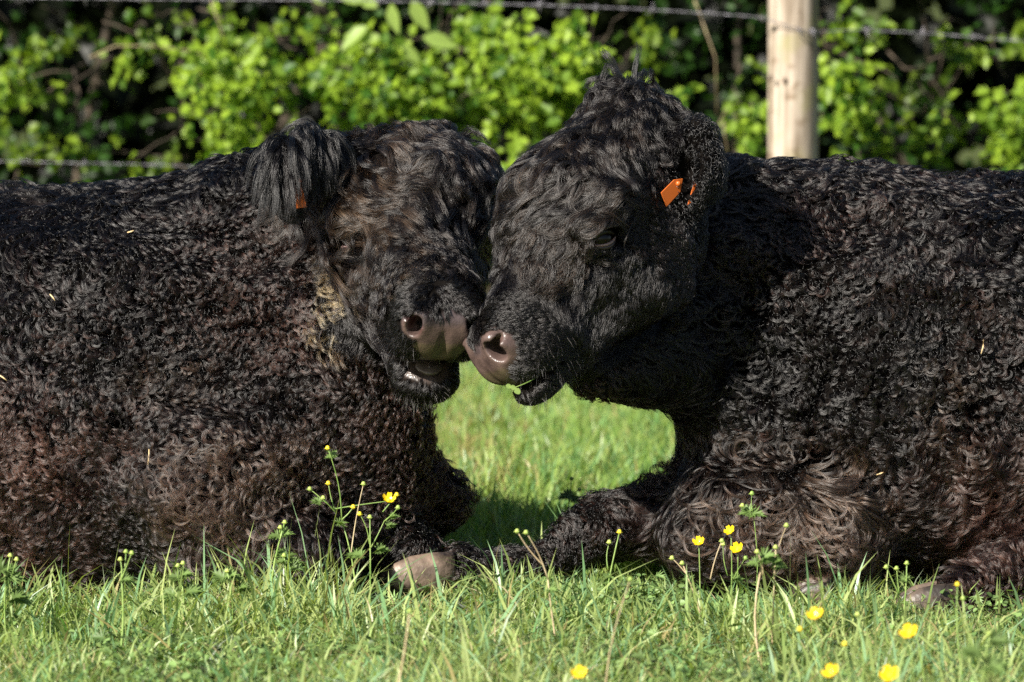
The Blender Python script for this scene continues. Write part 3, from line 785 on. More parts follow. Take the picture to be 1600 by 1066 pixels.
    # ---------- poll tuft / topknot
    def reg_poll(c, N):
        hm, q = headmask(H, c); return hm*smooth01(.05-q[:, 0], 0, .05)*(q[:, 2] > -.10)*(1-.92*smooth01(q[:, 1]*S, .03, .06)*(which == 'B'))
    n = int((420 if which == 'B' else 200)*STRANDS**.5); p, N = sample_roots(V, Q, field, n, reg_poll, g); q = H.locn(p)
    upw = np.array([0, 0, 1.])
    fl = nrm(np.outer(np.sign(g.normal(size=n)+q[:, 1]*20)*.5, lat)+a*.35+upw*.1+g.normal(0, .3, (n, 3)))
    L = .045+.045*g.random(n)
    G = grow(field, p, N, fl, L, 12, g.normal(0, 1.4, n), np.full(n, 1.2), .008+.014*g.random(n), .004, droop=np.full(n, .8))
    nch = int(26*STRANDS**.5); Hh = bundle(G, N, nch, np.full(n, .0045), .45, g, .002)
    hair_object('poll_tuft', Hh, np.full(n*nch, .0003), np.repeat(GREYB*.55*(.7+.6*g.random((n, 1))), nch, 0), cow)

def strands_free(root_pts, dirs, L, g, steps=12, droop=1.6, wob=.15):
    n = len(root_pts); d = nrm(dirs); q = root_pts.copy(); out = [q.copy()]; ds = (L/steps)[:, None]
    wv = g.normal(size=(n, 3))*wob; 
    for i in range(steps):
        d = nrm(d+np.array([0, 0, -1.])*droop/steps+wv*np.sin(i*.9+n % 7)*.6/steps*3)
        q = q+d*ds; out.append(q.copy())
    return np.stack(out, 1)

def ear_fringes():
    g = np.random.default_rng(77)
    # left-hand cow: long straight hair hanging from the drooping near ear
    e = np.array(P4([(520, 248, .30), (500, 228, .255), (470, 222, .225), (445, 240, .205), (436, 280, .195)]))
    n = int(420*STRANDS**.5); u = g.random(n)*3.999; i = u.astype(int); fr = (u-i)[:, None]
    p = e[i]*(1-fr)+e[i+1]*fr+g.normal(0, .008, (n, 3)); p[:, 2] += .012
    d = np.stack([g.normal(-.05, .4, n)+(p[:, 0]-e[2][0])*4, g.normal(-.35, .25, n), np.minimum(g.normal(.05, .3, n), .3)], 1)
    L = .04+.085*g.random(n)
    G = strands_free(p, d, L, g, droop=4.0, wob=.32); nch = int(26*STRANDS**.5)
    N = nrm(np.tile(np.array([0, -1., .2]), (n, 1)))
    Hh = bundle(G, N, nch, np.full(n, .0032), .55, g, .0032)
    hair_object('ear_fringe', Hh, np.full(n*nch, .00030), np.repeat(GREYB*.28*(.3+1.5*g.random((n, 1))**3), nch, 0), cowA)
    # right-hand cow: short fuzz round the rim of the ear
    t = g.random(int(600*STRANDS**.5))*2*math.pi; n = len(t)
    c = P(1084, 262, .080); p = c+np.stack([.034*np.cos(t), .012*np.sin(t*1.7)-.0, .066*np.sin(t)+.004], 1)+g.normal(0, .004, (n, 3))
    d = np.stack([np.cos(t)*.6, -.45+g.normal(0, .3, n), np.sin(t)*.7+.1], 1)+g.normal(0, .35, (n, 3))
    G = strands_free(p, d, .010+.012*g.random(n), g, steps=6, droop=1.6); nch = 16
    Hh = bundle(G, nrm(d), nch, np.full(n, .003), .2, g, .001)
    hair_object('ear_fringe', Hh, np.full(n*nch, .00030), np.repeat(BLACK*1.1*(.6+.8*g.random((n, 1))), nch, 0), cowB)

if not DEBUG_NOHAIR:
    coat(cowA, fA, VA, QA, HA, 'A'); coat(cowB, fB, VB, QB, HB, 'B'); ear_fringes()

# ------------------------------------------------------------------ grass
def blades(n, x0, x1, y0, y1, h0, h1, wd, g, colA, colB, dens=None, bend=.5):
    x = g.uniform(x0, x1, n); y = g.uniform(y0, y1, n)
    if dens is not None:
        k = g.random(n) < dens(x, y); x, y = x[k], y[k]; n = len(x)
    z = ground_z(x, y)-.004
    pn = vnoise(np.stack([x, y, 0*x], 1), 5, 71); pn2 = vnoise(np.stack([x, y, 0*x], 1), 16, 72)
    h = g.uniform(h0, h1, n)*(1+.38*pn+.32*pn2)*(.75+.5*g.random(n)); wv = wd*(.6+.8*g.random(n))
    th = g.uniform(0, 6.28, n); ph = g.uniform(0, 6.28, n); b = bend*g.uniform(.15, 1.35, n)
    sidev = np.stack([np.cos(th), np.sin(th), 0*th], 1); bd = np.stack([np.cos(ph), np.sin(ph), 0*ph], 1)
    base = np.stack([x, y, z], 1); ts = [0, .35, .7, 1]; V = np.empty((n, 7, 3))
    for k, t in enumerate(ts):
        c = base+np.array([0, 0, 1.])*(h*(t-.35*b*t*t))[:, None]+bd*(h*b*t*t*.9)[:, None]
        ww = wv*[.8, 1, .7, 0][k]*.5
        if k < 3: V[:, 2*k] = c-sidev*ww[:, None]; V[:, 2*k+1] = c+sidev*ww[:, None]
        else: V[:, 6] = c
    o = (np.arange(n)*7)[:, None]
    T = np.concatenate([o+np.array(t)[None] for t in ((0, 1, 3), (0, 3, 2), (2, 3, 5), (2, 5, 4), (4, 5, 6))])
    u = np.clip(.5+.35*pn+.25*g.normal(size=n), 0, 1)[:, None]
    col = np.array(colA)*(1-u)+np.array(colB)*u; blu = g.random(n) < .28; col[blu] = col[blu]*np.array([.62, .85, 1.15]); dry = g.random(n) < .035+.5*np.exp(-((x+.09)/.10)**2-((y-2.6)/.9)**2); col[dry] = (.36, .30, .13)
    col = col*(.75+.5*g.random((n, 1)))
    return V.reshape(-1, 3), T, np.repeat(col, 7, 0)
def joinm(parts):
    V = []; T = []; Cc = []; o = 0
    for v, t, c in parts: V.append(v); T.append(t+o); Cc.append(c); o += len(v)
    return np.concatenate(V), np.concatenate(T), np.concatenate(Cc)
GA, GB = (.20, .30, .08), (.40, .47, .18)
g = np.random.default_rng(5)
def under_cow(x, y):
    k = np.ones_like(x)
    k[(y > .16) & (y < .95) & ((x < -.32) | (x > .42))] = .05
    return k
fine = blades(105000, -1.15, 1.15, -1.7, .42,   .020, .052, .0034, g, GA, GB, under_cow, .7)
def clear_feet(x, y):
    k = np.ones_like(x)
    k[(y > -.35) & (y < .3) & (((x > .62) & (x < .86)) | ((x > -.27) & (x < -.05)))] = .12
    return k
tall = blades(14000, -1.15, 1.15, -1.5, .20, .040, .098, .0052, g, GA, GB, clear_feet, 1.0)
belt = blades(2600, -1.15, 1.15, -.42, .12, .065, .135, .0050, g, GA, GB, clear_feet, .75)
thatch = blades(9000, -1.15, 1.15, -1.5, .20, .05, .08, .003, g, (.26, .21, .10), (.42, .36, .19), None, 2.0)
mid = blades(42000, -.55, .65, .42, 5.2, .04, .10, .005, g, (.19, .31, .06), (.38, .47, .15), None, .7)
far = blades(45000, -3.2, 3.2, .42, 5.2, .04, .09, .006, g, GA, GB, under_cow, .7)
fore = blades(24000, -2.5, 2.5, -6.5, -1.7, .03, .07, .005, g, GA, GB, None, .7)
V, T, cc = joinm([fine, tall, belt, thatch, mid, far, fore])
tag(link('grass', np_mesh('grass', V, T, False, cc), M_grass), 'short green meadow grass around and behind the two cows', 'grass', kind='stuff')

def lobed_leaf(L, W, lobes, g, depth=.55):
    """flat outline of a palmately cut leaf, stalk at origin, pointing +x"""
    pts = [(0, 0)]; n = lobes*4
    for i in range(n+1):
        a = -2.2+4.4*i/n; k = abs(math.cos(lobes*math.pi*i/n)) if True else 1
        r = (1-depth*(1-k))*(1-.25*abs(a)/2.2)
        pts.append((L*.45+L*.55*r*math.cos(a), W*r*math.sin(a)*.75))
    return np.array(pts)
def leaf_instances(P0, dirs, nor, size, shape, col, cup=.25):
    """fan leaves: shape (k,2) first point is the centre of fan"""
    n = len(P0); k = len(shape); d = nrm(dirs); s_ = nrm(np.cross(nor, d)); nn = np.cross(d, s_)
    x = shape[:, 0][None, :, None]*size[:, None, None]; y = shape[:, 1][None, :, None]*size[:, None, None]
    z = (np.abs(shape[:, 1])*cup-.35*shape[:, 0]**2)[None, :, None]*size[:, None, None]
    V = P0[:, None]+d[:, None]*x+s_[:, None]*y+nn[:, None]*z
    o = (np.arange(n)*k)[:, None]
    T = np.concatenate([o+np.array([0, i, i+1])[None] for i in range(1, k-1)])
    return V.reshape(-1, 3), T, np.repeat(col, k, 0)
hawthorn = np.array([(0, 0), (.12, -.1), (.30, -.42), (.48, -.30), (.62, -.46), (.74, -.22), (1.0, 0), (.74, .22), (.62, .46), (.48, .30), (.30, .42), (.12, .1)])
butter = np.array([(.0, 0), (-.02, -.06), (-.16, -.50), (.06, -.28), (.10, -.72), (.20, -.30), (.40, -.68), (.28, -.16), (.62, -.34), (.55, -.12), (.84, -.16), (.66, -.03), (1.0, .02), (.64, .07), (.80, .22), (.52, .13), (.60, .40), (.28, .16), (.34, .70), (.18, .30), (.04, .70), (.04, .26), (-.18, .45), (-.02, .06)])
clover = np.array([(0, 0), (.25, -.35), (.6, -.45), (.9, -.3), (1.0, 0), (.9, .3), (.6, .45), (.25, .35)])
def ground_leaves():
    g = np.random.default_rng(9); parts = []
    for shp, n, s0, s1 in ((butter, 3000, .012, .028), (clover, 9000, .006, .014)):
        x = g.uniform(-1.15, 1.15, n); y = g.uniform(-1.5, .2, n)
        keep = vnoise(np.stack([x, y, 0*x], 1), 6, 90 if shp is butter else 91) > -.15; x, y = x[keep], y[keep]; m_ = len(x)
        z = ground_z(x, y)+g.uniform(.012, .055, m_)
        th = g.uniform(0, 6.28, m_); d = np.stack([np.cos(th), np.sin(th), g.normal(.1, .3, m_)], 1)
        nor = nrm(np.stack([g.normal(0, .4, m_), g.normal(-.3, .4, m_), np.ones(m_)], 1))
        col = np.array([.10, .18, .05])*(1-g.random((m_, 1)))+np.array([.20, .29, .10])*g.random((m_, 1))
        parts.append(leaf_instances(np.stack([x, y, z], 1), d, nor, g.uniform(s0, s1, m_), shp, col))
    V, T, c = joinm(parts)
    tag(link('ground_cover', np_mesh('ground_cover', V, T, False, c), M_weed), 'low buttercup and clover leaves growing among the grass', 'ground cover', kind='stuff')
ground_leaves()

# ------------------------------------------------------------------ hedge
def hedge():
    g = np.random.default_rng(3)
    root = empty('hawthorn_hedge', (0, 4.6, 0)); tag(root, 'dense leafy green hawthorn hedge behind the fence and both cows', 'hedge')
    # bright sprays reaching out of the hedge: px, py, spread px, depth, count, brightness
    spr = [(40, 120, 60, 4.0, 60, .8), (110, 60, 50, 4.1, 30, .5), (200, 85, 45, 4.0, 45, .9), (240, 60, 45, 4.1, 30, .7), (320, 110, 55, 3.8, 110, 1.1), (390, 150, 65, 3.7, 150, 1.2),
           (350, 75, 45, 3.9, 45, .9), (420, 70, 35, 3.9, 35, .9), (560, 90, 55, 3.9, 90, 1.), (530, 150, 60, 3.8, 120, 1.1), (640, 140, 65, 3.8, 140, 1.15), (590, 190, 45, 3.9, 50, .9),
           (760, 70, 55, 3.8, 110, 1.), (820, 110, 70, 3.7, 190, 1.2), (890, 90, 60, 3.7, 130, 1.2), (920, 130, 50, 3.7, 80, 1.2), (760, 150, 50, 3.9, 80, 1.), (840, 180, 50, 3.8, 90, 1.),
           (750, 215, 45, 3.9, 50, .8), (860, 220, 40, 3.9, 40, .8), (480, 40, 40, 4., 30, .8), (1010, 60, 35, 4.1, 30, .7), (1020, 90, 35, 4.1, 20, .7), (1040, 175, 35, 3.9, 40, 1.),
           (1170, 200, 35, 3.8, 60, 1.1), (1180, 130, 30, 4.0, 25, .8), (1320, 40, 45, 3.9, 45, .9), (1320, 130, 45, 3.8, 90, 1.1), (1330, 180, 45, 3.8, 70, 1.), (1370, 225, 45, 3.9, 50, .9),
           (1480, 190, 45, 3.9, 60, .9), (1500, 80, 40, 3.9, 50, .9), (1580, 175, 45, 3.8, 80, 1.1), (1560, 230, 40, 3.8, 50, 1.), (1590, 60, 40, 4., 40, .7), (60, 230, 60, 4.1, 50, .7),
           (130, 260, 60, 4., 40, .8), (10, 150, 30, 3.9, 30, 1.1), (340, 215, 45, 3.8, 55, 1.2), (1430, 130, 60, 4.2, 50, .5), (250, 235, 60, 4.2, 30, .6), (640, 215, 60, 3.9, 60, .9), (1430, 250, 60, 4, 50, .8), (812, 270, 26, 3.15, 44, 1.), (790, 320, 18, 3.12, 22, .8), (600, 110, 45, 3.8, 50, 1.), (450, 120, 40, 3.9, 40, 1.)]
    parts = []; tw = MB()
    for (px, py, sp, Y, cnt, br) in spr:
        c = P(px, py, Y); sc_ = sp*13/FPX
        # a few curved twigs through the spray with leaf rosettes
        nt_ = max(2, cnt//14)
        for k in range(nt_):
            st = c+np.array([g.normal(0, sc_*.7), g.uniform(.05, .35), g.normal(0, sc_*.7)])
            dr = nrm(np.array([g.normal(0, .8), -.9, g.normal(.1, .6)])); Lt = g.uniform(.12, .28); pts = [st]
            for i in range(5):
                dr = nrm(dr+g.normal(0, .25, 3)+np.array([0, 0, -.05])); pts.append(pts[-1]+dr*Lt/5)
            tw.tube(pts, [.0032, .0028, .0024, .002, .0016, .001], 5, False)
        n = int(cnt*(.50 if br >= 1 else .30))
        node = c+np.stack([g.normal(0, sc_*.50, n), g.normal(0, .08, n), g.normal(0, sc_*.48, n)], 1)
        per = 3; pos = np.repeat(node, per, 0)+g.normal(0, .013, (n*per, 3)); m_ = len(pos)
        th = g.uniform(0, 6.28, m_); d = np.stack([np.cos(th), g.normal(-.25, .4, m_), np.sin(th)], 1)
        nor = nrm(np.array([-.55, -.66, .52])+g.normal(0, .33, (m_, 3)))
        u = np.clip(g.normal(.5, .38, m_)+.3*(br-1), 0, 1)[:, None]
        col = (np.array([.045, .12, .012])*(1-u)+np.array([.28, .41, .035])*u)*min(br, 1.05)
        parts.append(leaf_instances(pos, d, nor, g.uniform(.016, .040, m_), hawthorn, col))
    tw.build('twig', M_bark, root)['kind'] = 'stuff'
    # general body of the hedge, older darker leaves, loose in depth, top at 2.3 m
    n = 30000; x = g.uniform(-4.5, 4.5, n); z = g.uniform(0.02, 2.3, n)**1.0; dep = g.random(n)**.8
    pz = np.stack([x, 0*x, z], 1); lump = vnoise(pz, 5, 12)
    y = 4.15+.22*lump+dep*1.0; y = np.where(z > 1.06, 3.62+.15*lump+dep*.9, y)  # out-of-view top pushed forward as an added overhang to shade the leaves below
    hole = vnoise(pz, 7, 13)
    keep = (z > 1.06) | ((hole > .12+g.normal(0, .15, n)) & (g.random(n) < .85)) | (dep > .93)
    pos = np.stack([x, y, z], 1)[keep]; m_ = len(pos); dd = dep[keep]
    th = g.uniform(0, 6.28, m_); d = np.stack([np.cos(th), g.normal(-.2, .5, m_), np.sin(th)], 1)
    nor = nrm(np.array([-.2, -.6, .6])+g.normal(0, .6, (m_, 3)))
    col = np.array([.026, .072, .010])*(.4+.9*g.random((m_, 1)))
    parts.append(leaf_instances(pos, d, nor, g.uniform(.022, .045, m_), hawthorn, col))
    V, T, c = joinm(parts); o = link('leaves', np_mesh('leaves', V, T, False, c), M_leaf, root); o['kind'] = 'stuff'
    # dense inner core blocking daylight; the hedge's inner shade is put into its colour
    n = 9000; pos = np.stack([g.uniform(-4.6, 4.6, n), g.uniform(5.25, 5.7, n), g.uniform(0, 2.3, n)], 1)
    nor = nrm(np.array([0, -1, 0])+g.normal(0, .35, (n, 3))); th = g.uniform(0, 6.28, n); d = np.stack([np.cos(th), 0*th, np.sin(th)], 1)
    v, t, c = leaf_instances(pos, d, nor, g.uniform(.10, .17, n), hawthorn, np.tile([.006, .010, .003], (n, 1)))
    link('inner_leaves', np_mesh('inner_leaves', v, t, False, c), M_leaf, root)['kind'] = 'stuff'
    # stems
    for k in range(16):
        x0 = -3.8+k*.5+g.normal(0, .12); pts = []; q = np.array([x0, 5.1+g.normal(0, .1), 0.]); dr = nrm(np.array([g.normal(0, .25), g.normal(0, .12), 1]))
        for i in range(9):
            pts.append(q.copy()); dr = nrm(dr+g.normal(0, .12, 3)+np.array([0, 0, .1])); q = q+dr*.26
        m = MB(); m.tube(pts, np.linspace(.015, .004, 9), 7); m.build('stem', M_bark, root)
    # large pale leaves of an elder shoot at the top, and long bramble canes
    ell_ = np.array([(0, 0), (.12, -.12), (.35, -.24), (.62, -.22), (.85, -.10), (1, 0), (.85, .10), (.62, .22), (.35, .24), (.12, .12)])
    for (px, py, dx, dz, L_) in ((575, 42, -.8, -.45, .085), (612, 5, .05, -1, .075), (645, -2, .35, -1, .085), (590, 12, -.75, .5, .07), (660, 58, .9, -.15, .085), (628, 70, .5, -.5, .06), (600, 62, -.9, .1, .06), (505, 8, -.5, .8, .07), (570, 2, -.9, .2, .06)):
        v, t, c = leaf_instances(P(px, py, 3.7)[None], np.array([[dx, -.15, dz]]), nrm(np.array([[-.5, -.75, .45]])), np.array([L_]), ell_, np.array([[.30, .42, .10]]))
        link('leaf', np_mesh('leaf', v, t, False, c), M_leaf, root)
    m_cane = noise_mix(mat('bramble_cane', rough=.6), (.12, .08, .05), (.24, .20, .10), 30, 3)
    for pts in ([(140, 90), (180, 72), (240, 72), (300, 80), (345, 100)], [(860, 85), (900, 88), (945, 98)], [(1112, 225), (1122, 195), (1136, 170)], [(1130, 190), (1133, 215), (1137, 245)], [(330, 0), (350, 60), (300, 130)], [(1085, 0), (1118, 90), (1120, 180)], [(540, 120), (565, 150), (580, 190)]):
        m = MB(); m.tube([P(a_, b_, 3.75) for a_, b_ in pts], list(np.linspace(.0026, .0014, len(pts))), 6); m.build('cane', m_cane, root)
hedge()

# ------------------------------------------------------------------ fence
def post():
    base = P(1236, 300, 3.35); x0, y0 = base[0], 3.35; r = .0595; m = MB(); V = []; n = 28
    zs = np.linspace(-.3, 1.32, 26)
    for z in zs:
        for k in range(n):
            th = 2*math.pi*k/n; rr = r*(1+.012*math.sin(3*th+z*2)+.010*math.sin(z*7+th))*(1 if z < 1.30 else .93)
            V.append((x0+.004*math.sin(z*2.5)+rr*math.cos(th), y0+rr*math.sin(th), z))
    F = [(a*n+k, a*n+(k+1) % n, (a+1)*n+(k+1) % n, (a+1)*n+k) for a in range(len(zs)-1) for k in range(n)]+[tuple((len(zs)-1)*n+k for k in range(n))]
    root = empty('fence_post', (x0, y0, 0)); tag(root, 'round pale wooden fence post rising behind the right cow', 'fence post')
    m.add(V, F); m.build('post', M_post, root)
    M = mat('knot', (.10, .07, .05), .8)
    for (px, py) in ((1205, 122), (1226, 126)):
        kn = MB(); kn.ell(P(px, py, 3.29), (.005, .004, .008), nu=10, nv=6); kn.build('knot', M, root)
    s_ = MB(); a = P(1248, 44, 3.285); b = P(1252, 58, 3.285)
    s_.tube([a+[0, .03, 0], a+[0, -.006, 0], (a+b)/2+[0, -.010, 0], b+[0, -.006, 0], b+[0, .03, 0]], .0018, 6); s_.build('staple', M_wire, root)
    return x0
post()
def wire(pts_px, label, barbs, twist_seed, rad=.0011):
    """two twisted strands through the given points, barbs at every spacing"""
    P0 = np.array([P(*p) for p in pts_px]); seg = np.linalg.norm(np.diff(P0, axis=0), axis=1); s = np.concatenate([[0], np.cumsum(seg)])
    n = int(s[-1]/.006); u = np.linspace(0, s[-1], n); L = np.stack([np.interp(u, s, P0[:, k]) for k in range(3)], 1)
    k_ = 9; pad = np.concatenate([np.repeat(L[:1], k_, 0), L, np.repeat(L[-1:], k_, 0)])
    L = np.stack([np.convolve(pad[:, c], np.ones(2*k_+1)/(2*k_+1), 'valid') for c in range(3)], 1)
    root = empty('barbed_wire', tuple(L[n//2])); tag(root, label, 'barbed wire', 'barbed wires of the fence')
    for j in range(2):
        ph = u/.07*2*math.pi+j*math.pi
        Q_ = L+np.stack([0*u, np.sin(ph)*.0007, np.cos(ph)*.0007], 1)
        m = MB(); m.tube(list(Q_), rad, 5); m.build('strand', M_wire, root)
    g = random.Random(twist_seed); x = .03
    while x < s[-1]-.03:
        c = np.array([np.interp(x, u, L[:, k]) for k in range(3)]); m = MB()
        t = nrm(np.array([np.interp(x+.01, u, L[:, k]) for k in range(3)])-c)
        coil = []
        b1 = nrm(np.cross(t, [0, 0, 1])); b2 = np.cross(t, b1); a0 = g.uniform(0, 6.28)
        for i in range(21):
            th = a0+i/20*4*math.pi*1.12; coil.append(c+t*(i/20-.5)*.010+(b1*math.cos(th)+b2*math.sin(th))*.0052)
        e0 = coil[0]+nrm(coil[0]-c+t*-.002)*.013; e1 = coil[-1]+nrm(coil[-1]-c+t*.002)*.013
        m.tube([e0]+coil+[e1], [.0004]+[.0016]*21+[.0004], 5)
        d = g.uniform(0, 3.14)
        f0 = c+(b1*math.cos(d)+b2*math.sin(d))*.019; f1 = c-(b1*math.cos(d)+b2*math.sin(d))*.019
        m.tube([f0, c+(f0-c)*.3, c+(f1-c)*.3, f1], [.0004, .0016, .0016, .0004], 5)
        m.build('barb', M_wire, root); x += barbs*g.uniform(.9, 1.12)
wire([(-700, -18, 3.36), (0, -4, 3.33), (250, -1, 3.32), (530, 0, 3.31), (840, 8, 3.30), (1000, 14, 3.29), (1195, 27, 3.285), (1225, 38, 3.275), (1250, 50, 3.278), (1278, 51, 3.30), (1330, 46, 3.34), (1450, 52, 3.34), (1600, 65, 3.33), (2200, 90, 3.30)],
     'barbed wire along the top of the picture, stapled across the round post', .135, 4)
wire([(-700, 232, 3.33), (0, 252, 3.30), (260, 258, 3.29), (400, 268, 3.29), (800, 330, 3.28), (1200, 345, 3.28), (2200, 350, 3.28)], 'lower barbed wire showing above the back of the left cow', .15, 6, .0008)

# ------------------------------------------------------------------ buttercup plants
def gz(x, y): return float(ground_z(np.array(x), np.array(y)))
GREEN_ST = noise_mix(mat('green_stalk', rough=.5), (.14, .24, .05), (.26, .36, .10), 40, 2)
TAN_ST = noise_mix(mat('dry_stalk', rough=.7), (.34, .25, .14), (.52, .42, .26), 30, 3)
BUD = noise_mix(mat('green_bud', rough=.5), (.20, .32, .06), (.42, .48, .12), 60, 2)
YBUD = mat('opening_bud', (.72, .55, .03), .4)
def curve_pts(a, b, bow, n=7):
    a = np.array(a); b = np.array(b); L = np.linalg.norm(b-a)
    return [a+(b-a)*t+np.array([bow[0], bow[1], 0])*L*math.sin(math.pi*t) for t in np.linspace(0, 1, n)]
def flower(c, r, up, root, g):
    R = rot_axes(np.cross(up, [.3, 1, .2]), up); m = MB(); n = 5
    for k in range(n):
        th0 = 2*math.pi*k/n+g.uniform(-.1, .1); V = []; F = []
        for i in range(6):
            t = i/5; w_ = .62*math.sin(min(1, .12+t*1.05)*math.pi*.62)*(1 if t < .85 else .8)
            for j in range(5):
                s_ = (j-2)/2; rr = t*r; q = np.array([rr, s_*w_*r*.62, r*(.75*t**1.6)+.12*r*s_*s_])
                q = np.array([q[0]*math.cos(th0)-q[1]*math.sin(th0), q[0]*math.sin(th0)+q[1]*math.cos(th0), q[2]]); V.append(c+q@R)
        F = [(i*5+j, i*5+j+1, (i+1)*5+j+1, (i+1)*5+j) for i in range(5) for j in range(4)]; m.add(V, F)
    o = m.build('flower', M_petal, root)
    st = MB(); st.ell(c+np.array([0, 0, .16*r])@R, (r*.3, r*.3, r*.28), R, 10, 7); e = st.build('flower_centre', M_stamen, None); e.parent = o
def plant(base, Y, items, label, leaves=(), dry=False, seed=1, thick=.0019, name='buttercup'):
    """items: (px, py, kind, fork px, fork py); kind flower / bud / ybud / none. leaves: (px, py, size, dir)"""
    g = random.Random(seed); gn = np.random.default_rng(seed)
    b0 = P(base, 900, Y); b = np.array([b0[0], Y, gz(b0[0], Y)-.005])
    root = empty(name, tuple(b)); tag(root, label, 'wildflower', 'meadow buttercups standing in front of the cows')
    main = None
    for i, (px, py, kind, *fk) in enumerate(items):
        yy = Y+g.uniform(-.015, .015); tip = P(px, py, yy)
        st = b if not fk else P(fk[0], fk[1], Y)
        L = np.linalg.norm(tip-st); pts = curve_pts(st, tip, (g.uniform(-.07, .07), g.uniform(-.05, .05)))
        r0 = thick if not fk else thick*.62
        m = MB(); m.tube(pts, list(np.linspace(r0, r0*.55, len(pts))), 6); m.build('stem', TAN_ST if (dry or kind == 'dry') else GREEN_ST, root)
        if kind == 'flower': flower(tip, (.0105 if Y > -1 else .0125)*g.uniform(.9, 1.1), nrm(np.array([g.uniform(-.6, .2), g.uniform(-1., -.5), .9])), root, g)
        elif kind in ('bud', 'dry', 'ybud'):
            m = MB(); m.ell(tip, (.0038, .0038, .0042), nu=10, nv=8)
            for q in range(6):
                th = q*1.05; d = np.array([math.cos(th), math.sin(th), -.2]); m.tube([tip, tip+d*.0055], [.0012, .0004], 4)
            m.build('bud', YBUD if kind == 'ybud' else BUD, root)
    for (px, py, sz, dx) in leaves:
        at = P(px, py, Y); st = []
        for k in range(3):
            d = nrm(np.array([dx+(k-1)*.55, -.5+.3*k, g.uniform(-.1, .45)])); n_ = nrm(np.array([g.uniform(-.4, .2), -.55, .8]))
            v, t, c = leaf_instances(np.array([at]), d[None], n_[None], np.array([sz*g.uniform(.8, 1.1)]), butter, np.array([[.14, .22, .06]])*g.uniform(.8, 1.3))
            st.append((v, t, c))
        V_, T_, C_ = joinm(st); link('leaf', np_mesh('leaf', V_, T_, False, C_), M_weed, root)
plant(552, -.16, [(534, 812, 'none'), (512, 700, 'ybud', 534, 812), (513, 755, 'ybud', 524, 800), (484, 764, 'bud', 524, 798), (607, 783, 'flower', 524, 795), (568, 756, 'dry', 548, 870), (620, 773, 'ybud', 598, 800), (505, 778, 'bud', 526, 802), (552, 792, 'ybud', 534, 812)],
      'tall branching buttercup with one large yellow flower, in front of the left cow chest', [(520, 712, .016, -.3), (500, 785, .018, -.9), (560, 868, .026, -.6), (612, 808, .018, .7), (528, 818, .020, .6)], seed=2)
plant(577, -.17, [(578, 808, 'bud'), (600, 815, 'none', 577, 860), (622, 793, 'bud', 600, 815), (562, 803, 'ybud', 577, 850)], 'slim green buttercup stalk standing just right of the tall branching one', [(590, 860, .024, .8), (566, 868, .02, -.8), (605, 822, .018, .9)], seed=3)
plant(425, -.12, [(445, 816, 'bud'), (438, 824, 'bud', 440, 840)], 'thick pale buttercup stalk with side leaves in front of the left cow elbow', [(436, 838, .022, -.9), (448, 880, .030, 1.), (442, 834, .02, .9), (446, 868, .028, -.4)], seed=4, thick=.0026)
plant(455, -.14, [(444, 868, 'bud')], 'short leafy buttercup shoot right of the thick pale stalk', [(455, 885, .03, 1.2), (448, 875, .022, -.6)], seed=44)
plant(184, -.45, [(190, 905, 'none'), (197, 862, 'bud', 190, 905), (206, 864, 'bud', 190, 905), (188, 874, 'bud', 189, 910)], 'straight green buttercup stalk with three buds on the left of the grass', [(192, 905, .022, 1)], seed=5, thick=.0026)
plant(281, -.3, [(284, 906, 'ybud'), (278, 884, 'bud', 283, 920), (286, 880, 'bud', 283, 920)], 'leafy budding buttercup low in the grass left of centre', [(284, 898, .024, 1.1), (280, 902, .024, -1.2), (292, 925, .034, 1.), (272, 930, .03, -1.)], seed=6)
plant(12, -.3, [(16, 868, 'bud'), (26, 874, 'bud', 12, 920)], 'leafy buttercup at the far left edge of the grass', [(10, 900, .04, 1.), (4, 890, .04, -.4), (20, 935, .04, .8)], seed=7)
plant(356, -.25, [(355, 892, 'bud')], 'short buttercup with broad cut leaves below the left cow forearm', [(352, 900, .032, 1.1), (350, 905, .03, -1.1), (372, 920, .03, .8)], seed=8)
plant(938, -.22, [(968, 831, 'ybud'), (952, 847, 'bud', 950, 890)], 'slender leaning buttercup with a yellow tip in front of the stretched leg', [(945, 905, .018, .8)], seed=9)
plant(876, -.55, [(856, 905, 'none'), (822, 832, 'bud', 856, 905), (808, 830, 'bud', 850, 885)], 'dry tan arching stalk with green tips below the two noses', [(858, 920, .02, .9)], dry=True, seed=10)
plant(1094, -.2, [(1092, 850, 'flower')], 'small yellow buttercup, leftmost of the three flowers by the right cow elbow', seed=11, thick=.0014)
plant(1138, -.22, [(1142, 832, 'flower'), (1130, 850, 'bud', 1137, 900)], 'highest of the three yellow buttercups by the right cow elbow', seed=12, thick=.0014)
plant(1143, -.24, [(1153, 860, 'flower'), (1165, 872, 'bud', 1146, 905)], 'lowest of the three yellow buttercups by the right cow elbow', [(1146, 905, .02, .9)], seed=13, thick=.0014)
plant(1105, -.3, [(1066, 880, 'bud'), (1128, 845, 'dry', 1110, 905), (1050, 872, 'bud', 1075, 900)], 'forked tan stalk with green buds left of the three small flowers', [(1080, 905, .018, -.9)], dry=True, seed=14)
plant(1192, -.6, [(1194, 868, 'bud'), (1183, 862, 'bud', 1192, 900)], 'tall tan stalk right of the three small flowers', [(1190, 872, .03, 1.1), (1208, 880, .022, .8), (1183, 880, .02, -.8)], dry=True, seed=15, thick=.0024)
plant(1206, -.55, [(1212, 855, 'bud'), (1229, 821, 'bud', 1212, 870)], 'thin brown stalk crossing the tall tan one beside the right cow elbow', [(1212, 885, .022, .8)], dry=True, seed=16, thick=.0016)
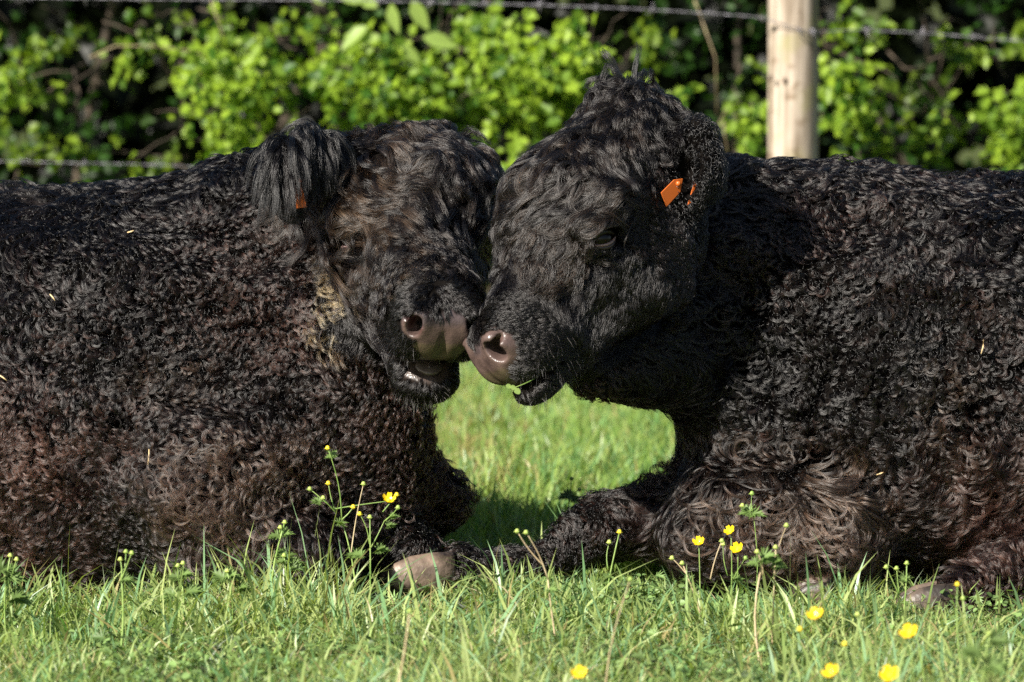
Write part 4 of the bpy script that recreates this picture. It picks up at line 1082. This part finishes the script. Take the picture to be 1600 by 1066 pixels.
plant(1176, -.15, [(1176, 795, 'none'), (1160, 790, 'bud', 1176, 805), (1175, 771, 'bud', 1176, 800)], 'thin budding stem with drooping leaflets against the right cow curls', [(1172, 800, .022, -1.1), (1176, 802, .024, .4)], seed=17, thick=.0012)
plant(1404, -.3, [(1417, 880, 'bud'), (1385, 886, 'bud', 1405, 930), (1401, 888, 'bud', 1405, 930)], 'pale budding buttercup near the hind hoof of the right cow', [(1408, 905, .02, .8)], seed=18)
plant(1278, -1.45, [(1275, 966, 'flower')], 'soft yellow buttercup in the near grass, highest of the near flowers', seed=19, thick=.0016)
plant(1424, -1.45, [(1422, 993, 'flower')], 'soft yellow buttercup in the near grass below the hind hoof', seed=20, thick=.0016)
plant(1302, -1.6, [(1300, 1055, 'flower')], 'soft yellow buttercup at the bottom edge, left one of the close pair', seed=21, thick=.0016)
plant(1395, -1.6, [(1392, 1058, 'flower')], 'soft yellow buttercup at the bottom edge, right one of the close pair', seed=22, thick=.0016)
plant(905, -1.6, [(905, 1056, 'flower')], 'yellow buttercup half hidden in grass at the bottom, straight below the clover mouth', seed=23, thick=.0016)
plant(1322, -1.3, [(1320, 1006, 'ybud'), (1250, 983, 'ybud', 1290, 1040)], 'forked near stalk with two small yellow buds between the soft flowers', seed=24, thick=.0016)
plant(1340, -1.0, [(1495, 914, 'ybud')] and [(1340, 960, 'bud')], 'short near budding stalk right of the highest soft flower', seed=25, thick=.0014)
plant(1515, -.9, [(1496, 913, 'ybud'), (1505, 935, 'bud', 1508, 960)], 'slim stalk with a yellow bud in front of the hind leg', seed=26, thick=.0016)
plant(600, -1.25, [(640, 955, 'dry')], 'pale dry stalk leaning to the right in the near grass', dry=True, seed=27, thick=.0022)
plant(945, -1.1, [(985, 905, 'dry')], 'fine dry stalk leaning right below the stretched leg', dry=True, seed=28, thick=.0014)
plant(1535, -1.5, [(1545, 990, 'bud')], 'dark cut-leaved weed at the bottom right corner', [(1530, 1020, .035, -1.), (1550, 1000, .035, 1.), (1545, 1040, .035, .9)], seed=29)
plant(890, .95, [(893, 748, 'bud'), (905, 765, 'bud', 893, 775)], 'dark upright weed standing in the shade between the cows', [(892, 775, .03, -1.1), (893, 780, .025, 1.1)], seed=30, thick=.002)

# ------------------------------------------------------------------ clover held in the right-hand cow's lips, straw on the coats
def sprig():
    c0 = HB.world((.475, .045, -.158)); root = empty('clover_sprig', tuple(c0)); tag(root, 'bright green clover sprig hanging from the lips of the right cow', 'clover')
    m = MB(); e = P(798, 608, -.09); m.tube(curve_pts(c0, e, (.1, 0)), .0009, 5); m.build('stem', GREEN_ST, root)
    for (px, py, s_) in ((790, 602, .010), (797, 604, .010), (802, 609, .013)):
        v, t, c = leaf_instances(np.array([P(px, py, -.095)]), nrm(np.array([[.8, -.1, -.25]])), nrm(np.array([[-.2, -.9, .5]])), np.array([s_]), clover, np.array([[.30, .42, .12]]))
        link('leaf', np_mesh('leaf', v, t, False, c), M_weed, root)
sprig()
M_straw = mat('straw', (.62, .46, .24), .6)
def on_coat(field, px, py):
    for Y in np.arange(-.35, .9, .004):
        p = P(px, py, Y)[None]
        if field.sample(p)[0][0] < .024: return Y
    return .1
for (px, py, dx, dy, f_, lab) in ((232, 714, -2, 24, fA, 'upright straw stuck in the left cow shoulder curls'), (4, 590, 14, 10, fA, 'straw on the left cow flank at the picture edge'), (204, 362, 10, -3, fA, 'pale seed husk on the left cow upper ribs'),
                             (82, 465, 8, 10, fA, 'short straw on the left cow ribs near the edge'), (1535, 542, -4, 22, fB, 'upright straw stuck in the right cow flank'), (1375, 740, 12, -4, fB, 'small straw lying on the right cow lower ribs')):
    Y = on_coat(f_, px, py); a, b = P(px-dx/2, py-dy/2, Y), P(px+dx/2, py+dy/2, Y-.003)
    m = MB(); m.tube([a, (a+b)/2+[.001, -.001, 0], b], [.0011, .0014, .0009], 6); o = m.build('straw', M_straw); tag(o, lab, 'straw', 'bits of straw caught in the coats')
